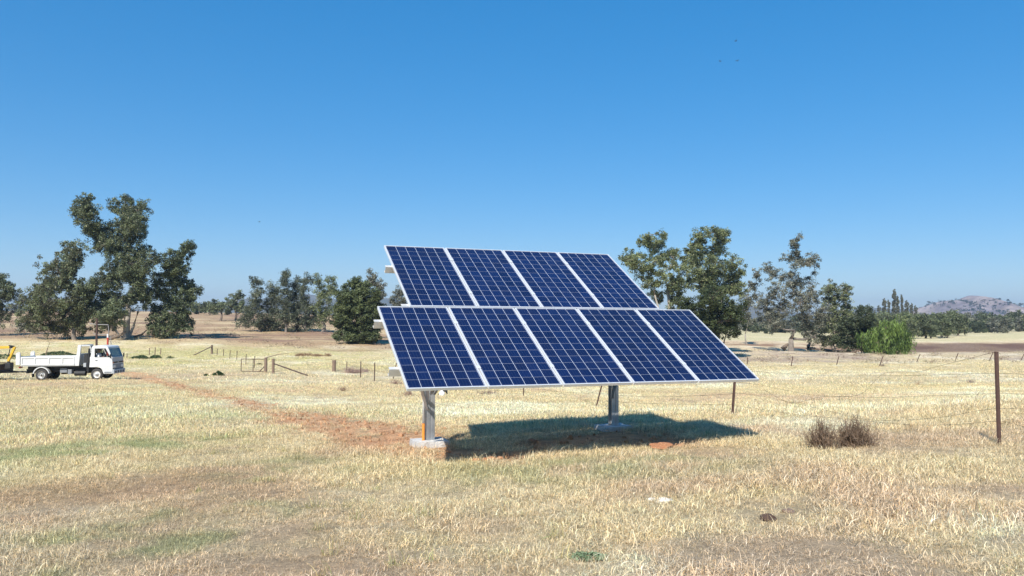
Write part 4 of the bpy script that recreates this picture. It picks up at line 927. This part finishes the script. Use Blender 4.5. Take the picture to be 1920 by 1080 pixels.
for k, (px, py, r0, lb) in enumerate([(893, 866, 10, 'red earth clod nearest the left post, at the edge of the shadow'), (910, 864, 7, 'middle red earth clod at the front edge of the shadow'), (922, 862, 8, 'long red earth clod at the front edge of the shadow'), (938, 861, 6, 'roundest red earth clod, rightmost at the front edge of the shadow')]):
    lump('earth_clod', 'earth clod', lb, px, py, r0, .5, clod, 10 + k)
lump('earth_clod', 'earth mound', 'low smooth mound of orange earth at the right of the shadow', 1240, 838, 42, .10, clod, 20, yx=.5)
# white animal / bucket like object beyond the left post
b = G(829, 743); pl_ = empty('feed_bag', b, 'white sack with a dark open top lying in the grass right of the left post', 'sack')
bm = bmesh.new(); bmesh.ops.create_icosphere(bm, subdivisions=3, radius=.16)
for vv in bm.verts: vv.co = Vector((vv.co.x * .9, vv.co.y * .7, vv.co.z * 1.1 + .12)) * (1 + .25 * (fbm(np.array([vv.co.x * 12]), np.array([vv.co.y * 12 + vv.co.z * 9]), 1, 3, 8)[0] - .5))
me = bpy.data.meshes.new('sack_body'); bm.to_mesh(me); bm.free(); link('sack_body', me, mat('white_sack', (.75, .74, .72), .7, nscale=14, namt=.15), pl_)
MB().tube([(.03, 0, .2), (.1, 0, .3), (.2, 0, .26), (.24, 0, .12)], [.05, .075, .07, .03], 9).build('sack_opening', mat('black_plastic', (.03, .03, .03), .5), pl_, smooth=True)
# fallen logs beside the silvery gum
def log(label, pts, r0, seed):
    b = G(*pts[0]); P3 = []
    for (px, py) in pts: p = at(px, py, b.y); P3.append(p - b)
    P3[0] = Vector((0, 0, r0 * .6)); o = MB().tube(P3, [r0 * (1 - .6 * i / (len(P3) - 1)) for i in range(len(P3))], 8).build('fallen_log', BARK['dark'], None, smooth=True, loc=b); return tag(o, label, 'log')
log('dark upright stump of a fallen tree right of the silvery gum', [(1514, 657), (1515, 650), (1519, 643)], .5, 1)
log('dark broken log lying beside the stump right of the silvery gum', [(1514, 656), (1526, 653), (1536, 656)], .35, 2)
log('long low log lying from the stump towards the willow', [(1540, 658), (1575, 659), (1605, 658)], .3, 3)
log('dark hollow butt of wood leaning at the foot of the silvery gum', [(1468, 658), (1472, 650), (1478, 645)], .5, 4)
log('thick bare limb lying on the ground left of the tallest gum trunk', [(205, 638), (222, 630), (236, 622)], .3, 5)
log('bare fallen branch right of the tallest gum trunk', [(252, 634), (266, 627), (276, 618)], .22, 6)
# insects or birds high in the sky
def bird(px, py, d, label, s):
    p = at(px, py, d); mb = MB()
    mb.tube([(-.16, 0, 0), (-.06, 0, .01), (.08, 0, .01), (.17, 0, 0), (.21, 0, 0)], [.012, .045, .05, .028, .006], 8)
    for sg in (-1, 1): mb.add([(.08, sg * .04, .02), (-.05, sg * .04, .02), (-.08, sg * .3, .1), (.04, sg * .32, .11), (.08, sg * .04, .03), (-.05, sg * .04, .03), (-.08, sg * .3, .108), (.04, sg * .32, .118)], [(0, 1, 2, 3), (7, 6, 5, 4), (0, 3, 7, 4), (3, 2, 6, 7), (2, 1, 5, 6), (1, 0, 4, 5)])
    mb.add([(-.14, -.015, 0), (-.14, .015, 0), (-.26, .04, 0), (-.26, -.04, 0), (-.14, 0, .012), (-.26, 0, .008)], [(0, 1, 2, 3), (0, 4, 1), (3, 2, 5), (0, 3, 5, 4), (1, 4, 5, 2)])
    o = mb.build('bird', mat('dark_feathers', (.05, .05, .06), .7), None, loc=p); o.rotation_euler = (0, 0, s); tag(o, label, 'bird', 'tiny birds in the upper right sky')
bird(1379, 77, 120, 'uppermost of the three tiny birds high in the right sky', .5); bird(1351, 115, 125, 'left one of the two lower tiny birds in the right sky', 2.2); bird(1382, 114, 118, 'right one of the two lower tiny birds in the right sky', 4)
bird(486, 416, 150, 'single tiny bird in the sky above the row of gums', 1)

# ------------------------------------------------------------------ tipper truck
paint = mat('white_paint', (.60, .60, .58), .42, nscale=2.2, namt=.22); black = mat('black_chassis', (.018, .018, .018), .6, nscale=6, namt=.3); rubber = mat('tyre_rubber', (.045, .042, .04), .85, nscale=12, namt=.3); greyp = mat('grey_plastic', (.20, .21, .22), .55); bumpm = mat('bumper_grey', (.36, .38, .39), .5, nscale=6, namt=.2); rimm = mat('silver_rim', (.62, .61, .58), .45, .3); interior = mat('dark_interior', (.03, .03, .03), .8)
def glass_mat():
    m, nt, out = node_mat('tinted_glass'); g = nt.nodes.new('ShaderNodeBsdfGlossy'); g.inputs['Roughness'].default_value = .03; g.inputs['Color'].default_value = (.9, .95, 1, 1)
    t = nt.nodes.new('ShaderNodeBsdfTransparent'); t.inputs['Color'].default_value = (.4, .45, .47, 1); f = nt.nodes.new('ShaderNodeFresnel'); f.inputs[0].default_value = 1.6
    mr = nt.nodes.new('ShaderNodeMath'); mr.operation = 'MULTIPLY_ADD'; mr.inputs[1].default_value = .16; mr.inputs[2].default_value = .0; L_(nt, f.outputs[0], mr.inputs[0])
    ms = nt.nodes.new('ShaderNodeMixShader'); L_(nt, mr.outputs[0], ms.inputs[0]); L_(nt, t.outputs[0], ms.inputs[1]); L_(nt, g.outputs[0], ms.inputs[2]); L_(nt, ms.outputs[0], out.inputs[0]); return m
glass = glass_mat()
fw = G(180.5, 712.6)
TX, TY = ray(180.5, 712)[0] * 53, 53.0
gz = min(Hs(TX, TY), Hs(TX - 3.4, TY))
gzr = Hs(TX - 3.45, TY - .3)
truck = empty('tipper_truck', (TX, TY, Hs(TX, TY)), 'white tipper truck with a flat cab, driving towards the right on the grass', 'truck', rz=R(5.5))
truck.rotation_euler = (0, -math.atan2(Hs(TX, TY) - gzr, 3.45), R(5.5))
HWD = .95
yn, yf = 0.0, 1.9          # near side (towards camera) y=0 ... far side
def wheel(x, y, side, dual=False, dark=False):
    w = MB(); t = .2
    w.lathe([(.23, 0), (.30, -.005), (.36, .015), (.385, .05), (.385, t - .05), (.36, t - .015), (.30, t + .005), (.23, t)], 32, 'y'); ty = w.build('wheel', rubber, truck, smooth=True, loc=(x, y, .385))
    rr = MB(); 
    if dark: rr.lathe([(.232, .0), (.215, .02), (.19, .12), (.10, .13), (.10, .03), (.0, .02)], 24, 'y')
    else: rr.lathe([(.232, .0), (.215, .015), (.19, .05), (.13, .03), (.09, .0), (.09, -.03), (.0, -.04)], 24, 'y')
    ri = rr.build('rim', rimm, ty, smooth=True)
    if not side: ri.scale = (1, -1, 1); ri.location = (0, t, 0)
    hh = MB(); hh.lathe([(.0, -.045 if not dark else .0), (.05, -.045 if not dark else .0), (.07, .04), (.07, .1)], 12, 'y')
    for k in range(6):
        a = k * math.pi / 3; hh.lathe([(0, -.005), (.016, -.005), (.016, .05)], 6, 'y', (math.cos(a) * .115, .035 if dark else .005, math.sin(a) * .115))
    hb = hh.build('hub', black if dark else greyp, ty); 
    if not side: hb.scale = (1, -1, 1); hb.location = (0, t, 0)
wheel(0, .06, True); wheel(0, yf - .26, False); wheel(-3.45, .02, True, dark=True); wheel(-3.45, yf - .22, False, dark=True)
for yy in (.25, yf - .45):
    MB().lathe([(.2, 0), (.36, .01), (.385, .05), (.385, .14), (.36, .18), (.2, .19)], 28, 'y').build('wheel', rubber, truck, smooth=True, loc=(-3.45, yy, .385))
m_ = MB(); m_.box(-4.6, .6, .5, .62, .55, .75); m_.box(-4.6, .6, 1.28, 1.40, .55, .75); m_.box(-3.52, -3.38, .3, 1.6, .3, .46); m_.box(-.06, .06, .3, 1.6, .3, .42); m_.box(-3.65, -3.25, .7, 1.2, .25, .55)
for x in (-4.4, -3, -2, -1, 0): m_.box(x, x + .1, .6, 1.3, .58, .7)
m_.box(-4.5, -.6, .45, 1.45, .76, .93); m_.tube([(-2.6, .95, .42), (-.3, .95, .5)], .06, 8)
m_.build('chassis', black, truck, bevel=.01)
m_ = MB(); m_.box(-1.85, -1.6, .1, .45, .42, .72); m_.box(-2.4, -1.95, .25, .55, .5, .8); m_.build('battery_box', greyp, truck, bevel=.02)
m_ = MB(); m_.tube([(-1.45, .25, .46), (-.75, .25, .46)], .17, 16); m_.build('fuel_tank', black, truck, bevel=.02)
m_ = MB(); m_.tube([(-.55, .08, .5), (-.55, .08, 1.1), (-.5, .1, 2.1)], [.07, .07, .06], 12); m_.box(-.85, -.62, .12, .9, .95, 1.75); m_.build('air_intake', black, truck, bevel=.01)
m_ = MB(); m_.box(-.84, -.66, .02, .11, .88, 1.14); m_.build('tool_box', bumpm, truck, bevel=.01)
# cab
cab = MB()
lower = [(-.46, .86), (-.43, 1.2), (-.40, 1.52), (.95, 1.52), (1.0, 1.2), (1.02, .9), (1.02, .42), (.46, .42), (.40, .62), (.28, .78), (.1, .86)]
for y0, y1 in ((0, .05), (yf - .05, yf)):
    cab.prism(lower[::-1], y0, y1)
    cab.prism([(-.40, 1.521), (-.12, 1.521), (-.12, 2.08), (-.30, 2.08)], y0, y1)
    cab.prism([(.85, 1.521), (.95, 1.521), (.74, 2.08), (.55, 2.08)], y0, y1)
roof = [(-.32, 2.081), (.74, 2.081), (.70, 2.19), (.60, 2.25), (.2, 2.275), (-.2, 2.27), (-.30, 2.2)]
cab.prism(roof, 0, yf)
cab.box(.93, .99, .05, yf - .05, .95, 1.519); cab.box(-.45, -.39, .051, yf - .051, .87, 1.519); cab.box(-.39, -.34, .051, yf - .051, 1.9, 2.079)
cab.box(-.39, .93, .051, yf - .051, .87, .93); cab.prism([(.42, .45), (.46, .43), (.46, .86), (.12, .86), (.28, .78)], .051, .42)
cab_o = cab.build('cab', paint, truck, bevel=.018)
MB().add([(.955, .06, 1.53), (.955, yf - .06, 1.53), (.735, yf - .06, 2.08), (.735, .06, 2.08), (.945, .06, 1.53), (.945, yf - .06, 1.53), (.725, yf - .06, 2.08), (.725, .06, 2.08)], [(0, 1, 2, 3), (7, 6, 5, 4)]).build('windscreen', glass, truck)
MB().box(-.37, -.365, .06, yf - .06, 1.52, 1.9).build('rear_window', glass, truck)
for sd, y0 in ((0, -.006), (1, yf)):
    yy0, yy1 = (y0, 0.0 - .001) if sd == 0 else (yf + .001, yf + .007)
    d = MB(); d.prism([(-.10, .90), (.9, .90), (.93, 1.2), (.88, 1.50), (-.10, 1.50)][::1], yy0, yy1); dr = d.build('door', paint, truck, bevel=.004)
    MB().box(-.07, .06, yy0 - .02 if sd == 0 else yy1, yy0 if sd == 0 else yy1 + .02, 1.29, 1.325).build('handle', black, dr, bevel=.004)
    g = MB(); yg = .02 if sd == 0 else yf - .02
    if sd: g.add([(-.11, yg, 1.53), (.85, yg, 1.53), (.56, yg, 2.07), (-.11, yg, 2.07)], [(0, 1, 2, 3)]); g.build('side_window', glass, truck)
    fm = MB(); ys = (-.004, .0) if sd == 0 else (yf, yf + .004)
    for a, b in (((-.11, 1.525), (.86, 1.525)), ((.86, 1.53), (.56, 2.075)), ((.56, 2.07), (-.12, 2.07)), ((-.115, 2.07), (-.115, 1.53))): fm.bar((a[0], ys[0], a[1]), (b[0], ys[0], b[1]), .02, .012)
    fm.build('window_seal', black, truck)
    mr = MB(); s = -1 if sd == 0 else 1; ym = -.18 if sd == 0 else yf + .18
    mr.box(.92, .97, ym - .07, ym + .07, 1.45, 1.72); mr.bar((.9, 0 if sd == 0 else yf, 1.75), (.945, ym, 1.70), .018); mr.bar((.95, 0 if sd == 0 else yf, 1.4), (.945, ym, 1.46), .018); mr.build('mirror', black, truck, bevel=.012)
fr = MB(); fr.box(.991, 1.012, .04, yf - .04, 1.10, 1.20); fr.build('grille_band', black, truck, bevel=.005)
MB().box(1.013, 1.02, .85, 1.05, 1.125, 1.17).build('badge', rimm, truck)
MB().box(.991, 1.006, .04, yf - .04, 1.21, 1.50).build('front_panel', bumpm, truck, bevel=.01)
MB().box(.991, 1.010, .04, yf - .04, .74, 1.05).build('grille', greyp, truck, bevel=.005)
for y in (.08, yf - .48):
    h = MB().box(1.011, 1.03, y, y + .40, .80, .98).build('headlight', mat('headlight_glass', (.55, .58, .6), .15), truck, bevel=.01)
for y in (.02, yf - .2):
    MB().box(1.013, 1.026, y, y + .16, 1.105, 1.195).build('indicator', mat('orange_lens', (.45, .12, .03), .3), truck, bevel=.005)
bu = MB(); bu.box(.96, 1.12, -.01, yf + .01, .42, .70); bu.build('bumper', bumpm, truck, bevel=.03)
bs = MB()
for y in (.2, .62, 1.04, 1.46): bs.box(1.121, 1.125, y, y + .2, .46, .60)
bs.build('bumper_slots', black, truck)
MB().box(.5, .95, -.012, -.001, .46, .56).build('step', greyp, truck, bevel=.004)
sw = MB(); sw.tube([(.35, .5 + .2 * math.cos(a), 1.5 + .19 * math.sin(a)) for a in [k * math.pi / 8 for k in range(17)]], .014, 6, cap=False); sw.tube([(.35, .5, 1.5), (.75, .5, 1.3)], .025, 6); sw.build('steering_wheel', black, truck)
st = MB(); st.box(-.32, .12, .2, 1.7, 1.0, 1.14); st.box(-.34, -.2, .25, .78, 1.14, 1.75); st.box(-.34, -.2, 1.1, 1.65, 1.14, 1.75); st.build('seat', interior, truck, bevel=.03)
ds = MB(); ds.box(.6, .92, .06, yf - .06, 1.15, 1.5); ds.build('dashboard', interior, truck, bevel=.03)
# tray
tr = MB(); tr.box(-4.72, -1.36, -.02, yf + .02, .96, 1.03); tray = tr.build('tray', paint, truck, bevel=.01)
for y0, y1, s in ((-.02, .02, -1), (yf - .02, yf + .02, 1)):
    sd = MB(); sd.box(-4.70, -1.36, y0, y1, 1.031, 1.57); yo = y0 - .035 if s < 0 else y1
    yr = (yo, yo + .034) if s < 0 else (yo + .001, yo + .035)
    sd.box(-4.70, -1.36, *yr, 1.47, 1.57); sd.box(-4.70, -1.36, *yr, 1.03, 1.10)
    for x in (-4.70, -3.88, -3.02, -2.18, -1.44): sd.box(x, x + .08, *yr, 1.101, 1.469)
    sd.build('side_board', paint, truck, bevel=.006)
bk = MB(); bk.box(-4.76, -4.71, .0, yf, 1.031, 1.60); bk.build('tailgate', paint, truck, bevel=.008)
for y0 in (-.06, yf - .06):
    MB().box(-5.02, -4.70 - .012 - .05, y0, y0 + .12, 1.05, 1.80).build('tailgate_post', paint, truck, bevel=.01)
    MB().tube([(-4.98, y0 + .06, 1.81), (-4.85, y0 + .06, 1.88), (-4.78, y0 + .06, 1.81)], .03, 8).build('tailgate_hinge', paint, truck)
hbd = MB()
for y0 in (-.03, yf - .07): hbd.prism([(-1.34, .96), (-1.10, .96), (-.98, 2.33), (-1.18, 2.33)], y0, y0 + .10)
hbd.box(-1.15, -.99, .071, yf - .071, 2.22, 2.33); hbd.box(-1.22, -1.14, .071, yf - .071, 1.0, 1.75); hbd.box(-.98, -.42, .0, .05, 2.24, 2.30)
hbd.build('headboard', paint, truck, bevel=.01)
ms_ = MB()
for y in np.linspace(.1, yf - .1, 14): ms_.tube([(-1.14, y, 1.76), (-1.07, y, 2.21)], .008, 5)
ms_.build('headboard_mesh', black, truck)
for yy in (-.03, yf - .25):
    fd = MB(); n_ = 18; rI, rO = .47, .53
    for k in range(n_):
        a0 = R(12 + (168 - 12) * k / n_); a1 = R(12 + (168 - 12) * (k + 1) / n_)
        fd.prism([(-3.45 + rI * math.cos(a0), .385 + rI * math.sin(a0)), (-3.45 + rO * math.cos(a0), .385 + rO * math.sin(a0)), (-3.45 + rO * math.cos(a1), .385 + rO * math.sin(a1)), (-3.45 + rI * math.cos(a1), .385 + rI * math.sin(a1))], yy, yy + .28)
    fd.build('mudguard', paint, truck)
    MB().box(-4.02, -3.99, yy, yy + .28, .25, .47).build('mud_flap', black, truck)
tl = MB(); tl.box(-4.9, -4.82, .1, .45, .84, .95); tl.box(-4.9, -4.82, yf - .45, yf - .1, .84, .95); tl.build('tail_light', mat('red_lens', (.35, .02, .02), .3), truck, bevel=.005)
hi = MB(); hi.box(-5.1, -4.5, .9, 1.0, .5, .6); hi.tube([(-5.25, .95, .55), (-5.05, .95, .55)], .04, 8); hi.box(-4.55, -4.45, .3, 1.6, .48, .58); hi.build('tow_bar', black, truck, bevel=.01)
def skin_person(parent_loc, rot, label, nodes, edges, m, name='person'):
    me = bpy.data.meshes.new('person'); me.from_pydata([n[0] for n in nodes], edges, []); o = link('person', me, m, None, parent_loc); o.rotation_euler = rot
    sk = o.modifiers.new('skin', 'SKIN')
    for i, n in enumerate(nodes): me.skin_vertices[0].data[i].radius = n[1] if isinstance(n[1], tuple) else (n[1], n[1])
    me.skin_vertices[0].data[0].use_root = True
    s = o.modifiers.new('sub', 'SUBSURF'); s.levels = 2; s.render_levels = 2; return tag(o, label, 'person')
skinm = mat('skin', (.42, .24, .17), .6)
N = [((0, 0, 0), .15), ((.02, 0, .22), (.15, .13)), ((.03, 0, .40), (.17, .12)), ((.03, 0, .50), .06), ((.045, 0, .58), .055), ((.06, 0, .66), .085), ((.06, 0, .76), .085), ((.05, 0, .81), .05),
     ((.03, -.19, .43), .06), ((.14, -.26, .22), .048), ((.38, -.14, .27), .035), ((.45, -.12, .29), .03), ((.03, .19, .43), .06), ((.14, .25, .22), .048), ((.38, .14, .27), .035), ((.45, .12, .29), .03),
     ((.2, -.1, -.02), .085), ((.48, -.1, .0), .065), ((.5, -.1, -.3), .05), ((.2, .1, -.02), .085), ((.48, .1, .0), .065), ((.5, .1, -.3), .05)]
E_ = [(0, 1), (1, 2), (2, 3), (3, 4), (4, 5), (5, 6), (6, 7), (2, 8), (8, 9), (9, 10), (10, 11), (2, 12), (12, 13), (13, 14), (14, 15), (0, 16), (16, 17), (17, 18), (0, 19), (19, 20), (20, 21)]
bpy.context.view_layer.update()
pw = truck.matrix_world @ Vector((-.10, .50, 1.24))
drv = skin_person(pw, (0, 0, R(5.5)), 'driver in a white shirt and dark cap, seated at the wheel of the truck', N, E_, skinm)
sh = MB(); sh.lathe([(.17, .0), (.165, .15), (.18, .30), (.20, .42), (.14, .50), (.07, .53)], 18, 'z', (.02, 0, 0)); so = sh.build('shirt', mat('white_shirt', (.75, .75, .74), .8), drv, smooth=True)
sl = MB()
for s in (-1, 1): sl.tube([(.03, s * .14, .45), (.05, s * .21, .40), (.13, s * .265, .24), (.2, s * .24, .225)], [.09, .085, .07, .06], 12)
sl.build('sleeves', mat('white_shirt', (.75, .75, .74), .8), drv, smooth=True)
cp = MB(); cp.lathe([(.098, .74), (.10, .80), (.085, .85), (.05, .875), (.0, .88)], 18, 'z', (.05, 0, 0)); cp.box(.12, .22, -.07, .07, .755, .77); cp.build('cap', mat('navy_cap', (.03, .035, .06), .8), drv, smooth=True)

# ------------------------------------------------------------------ trailer and excavator
ty0 = Hs(TX - 7.6, TY - .7)
trl = empty('plant_trailer', (TX - 7.3, TY - .85, ty0), 'dark flat trailer with upright stakes hitched behind the white truck', 'trailer', rz=R(5.5))
m_ = MB(); m_.box(-4.2, 1.3, 0.0, 1.9, .50, .62); m_.bar((1.2, .3, .5), (2.1, .95, .5), .08, .1); m_.bar((1.2, 1.6, .5), (2.1, .95, .5), .08, .1); m_.bar((2.05, .95, .5), (2.35, .95, .53), .08, .08); m_.build('trailer_frame', black, trl, bevel=.01)
m_ = MB()
for k in range(4): m_.box(-4.2, 1.28, -.03, .0, .64 + k * .12, .72 + k * .12); m_.box(-4.2, 1.28, 1.9, 1.93, .64 + k * .12, .72 + k * .12)
m_.box(1.28, 1.31, 0, 1.9, .63, 1.05); m_.build('slat_side', mat('old_timber', (.09, .06, .045), .9, nscale=8, namt=.4), trl, bevel=.005)
for x, z in ((-.72, 1.62), (-.26, 1.6), (.93, 1.62), (-2.2, 1.6), (-3.4, 1.6)):
    MB().box(x, x + (.12 if x == -.72 else .05), -.07, -.031, .35 if x == -.72 else .6, z).build('stake', mat('pale_timber', (.55, .52, .45), .8) if x < 0 else wood, trl, bevel=.005)
w = MB().lathe([(.0, .02), (.17, .02), (.19, .0), (.26, -.005), (.32, .02), (.34, .06), (.34, .16), (.3, .2), (.0, .2)], 28, 'y').build('spare_wheel', rubber, trl, smooth=True, loc=(.45, -.28, .70))
for x in (-2.0, -2.75):
    for yy in (-.26, 1.96): MB().lathe([(.0, .05), (.18, .03), (.2, .0), (.3, 0), (.34, .04), (.34, .16), (.3, .2), (0, .2)], 28, 'y').build('wheel', rubber, trl, smooth=True, loc=(x, yy, .34))
yel = mat('yellow_paint', (.62, .37, .03), .55, nscale=6, namt=.25)
ex = empty('mini_excavator', (TX - 9.6, TY + .1, ty0 + .62), 'yellow mini excavator on the trailer, boom folded towards the truck', 'excavator', rz=R(5.5))
for y in (-.65, .3):
    m_ = MB(); n_ = 14; prof = [(-.75 + .22 * math.cos(R(90 + 180 * k / n_)), .24 + .22 * math.sin(R(90 + 180 * k / n_))) for k in range(n_ + 1)] + [(.75 + .22 * math.cos(R(-90 + 180 * k / n_)), .24 + .22 * math.sin(R(-90 + 180 * k / n_))) for k in range(n_ + 1)]
    m_.prism(prof, y, y + .28); m_.build('track', rubber, ex, bevel=.02)
m_ = MB(); m_.box(-.7, .6, -.5, .5, .5, 1.1); m_.build('engine_body', yel, ex, bevel=.06)
m_ = MB()
for x, y in ((-.35, -.45), (-.35, .3), (.5, -.45), (.5, .3)): m_.box(x, x + .06, y, y + .06, 1.1, 2.0)
m_.box(-.42, .62, -.5, .42, 2.0, 2.07); m_.build('canopy', interior, ex, bevel=.01)
def p2(zx, zy, dy=.0):     # place from the zoomed crop of the photo, in the trailer's own plane
    p = at(zx / 7.2, 590 + zy / 7.2, TY - .1); return ex.matrix_world.inverted() @ p
bpy.context.view_layer.update()
A0 = Vector((.6, 0, .95)); A1 = p2(-60, 445); A2 = p2(150, 438); A3 = p2(197, 450); A4 = p2(110, 630)
m_ = MB(); m_.bar(A0, A1, .16, .2); m_.bar(A1, A2, .15, .17); m_.build('boom', yel, ex, bevel=.015)
m_ = MB(); m_.bar(A3 + Vector((.02, 0, .08)), A4, .13, .15); m_.build('dipper_arm', yel, ex, bevel=.015)
m_ = MB(); m_.tube([A2 + Vector((-.1, -.08, .12)), A3 + Vector((0, -.08, .12))], .035, 8); m_.tube([A2 + Vector((0, -.1, 0)), A2.lerp(A4, .6) + Vector((0, -.1, 0))], .03, 8); m_.lathe([(0, -.12), (.07, -.12), (.07, .12), (0, .12)], 10, 'y', tuple(A2)); m_.build('hydraulic_ram', black, ex, bevel=.003)
m_ = MB(); m_.bar(A4, A4 + Vector((.15, 0, -.18)), .2, .08); m_.prism([(A4.x - .1, A4.z - .1), (A4.x + .2, A4.z - .12), (A4.x + .25, A4.z - .45), (A4.x - .12, A4.z - .5)], A4.y - .18, A4.y + .18); m_.build('bucket', black, ex, bevel=.02)

# ------------------------------------------------------------------ pipe frame behind the truck
pf = G(181, 699); fr_ = empty('pipe_frame', pf, 'pipe frame with a rusty and a red upright, behind the truck cab', 'pipe frame')
dF = pf.y
def q_(px, py): return at(px, py, dF) - pf
m_ = MB(); m_.tube([q_(181, 699) - Vector((0, 0, .2)), q_(181, 640), q_(182, 597)], .085, 10); m_.build('upright', rust, fr_)
m_ = MB(); m_.tube([q_(202, 699), q_(202, 633)], .075, 10); o = m_.build('upright', mat('red_paint', (.42, .05, .03), .5, nscale=6), fr_); o['label'] = 'red lower part of the right upright'
m_ = MB(); m_.tube([q_(202, 632.9), q_(202, 626)], .07, 10); o = m_.build('upright', mat('white_paint_old', (.7, .68, .66), .5, nscale=6), fr_); o['label'] = 'white band of the right upright'
m_ = MB(); m_.tube([q_(168, 607), q_(182, 608.5), q_(203, 609), q_(203.5, 613), q_(203.5, 626)], .04, 8); m_.build('top_pipe', mat('grey_pipe', (.22, .21, .2), .7), fr_)
m_ = MB(); m_.tube([q_(175, 624), q_(178, 627), q_(202, 627.5)], .03, 8); m_.build('cross_pipe', mat('grey_pipe', (.22, .21, .2), .7), fr_)
m_ = MB(); m_.tube([q_(209.5, 699), q_(209, 665), q_(207.5, 630)], .03, 6); m_.build('stay_pole', mat('grey_pipe', (.22, .21, .2), .7), fr_)

# ------------------------------------------------------------------ air
hz = MB().box(-5500, 5500, -300, 7000, -60, 190).build('haze', None, None)
m, nt, out = node_mat('haze'); vp = nt.nodes.new('ShaderNodeVolumePrincipled'); vp.inputs['Color'].default_value = (.62, .78, 1, 1); vp.inputs['Density'].default_value = .00017; vp.inputs['Anisotropy'].default_value = .2
L_(nt, vp.outputs[0], out.inputs['Volume']); hz.data.materials.clear(); hz.data.materials.append(m); tag(hz, 'thin pale blue summer haze over the plain', 'haze', kind='stuff')

# ------------------------------------------------------------------ light, sky, camera
SUN = Vector((-.37, -.992, 1.0)).normalized(); el = math.asin(SUN.z); az = math.atan2(SUN.x, SUN.y)
w = bpy.data.worlds.new('World'); scene.world = w; w.use_nodes = True; nt = w.node_tree; bg = nt.nodes['Background']
sky = nt.nodes.new('ShaderNodeTexSky'); sky.sky_type = 'NISHITA'; sky.sun_disc = False; sky.sun_elevation = el; sky.sun_rotation = az
sky.altitude = 1500; sky.air_density = 1.0; sky.dust_density = 0; sky.ozone_density = 6.0
gm = nt.nodes.new('ShaderNodeGamma'); gm.inputs[1].default_value = .52; hs = nt.nodes.new('ShaderNodeHueSaturation'); hs.inputs['Saturation'].default_value = 1.84; hs.inputs['Value'].default_value = 1.25; hs.inputs['Hue'].default_value = .503
L_(nt, sky.outputs[0], gm.inputs[0]); L_(nt, gm.outputs[0], hs.inputs['Color']); L_(nt, hs.outputs[0], bg.inputs[0]); bg.inputs[1].default_value = .15
sl = bpy.data.lights.new('sun', 'SUN'); sl.energy = 4.2; sl.angle = R(.53); sl.color = (1, .955, .88); so = bpy.data.objects.new('sun', sl); ROOT.objects.link(so)
so.rotation_euler = (-SUN).to_track_quat('-Z', 'Y').to_euler(); so.location = (0, 0, 50)
cam = bpy.data.cameras.new('camera'); co = bpy.data.objects.new('camera', cam); ROOT.objects.link(co); scene.camera = co
cam.lens = F / 1920 * 36; cam.sensor_width = 36; cam.clip_end = 20000; cam.clip_start = .05
co.matrix_world = Matrix.Translation((0, 0, EYE)) @ Matrix.Rotation(math.pi / 2 + PITCH, 4, 'X') @ Matrix.Rotation(ROLL, 4, 'Z')
scene.view_settings.view_transform = 'Standard'; scene.view_settings.look = 'None'; scene.view_settings.exposure = .8; scene.view_settings.gamma = 1
scene.render.engine = 'CYCLES'; scene.cycles.volume_bounces = 0; scene.cycles.max_bounces = 8; scene.cycles.transparent_max_bounces = 16
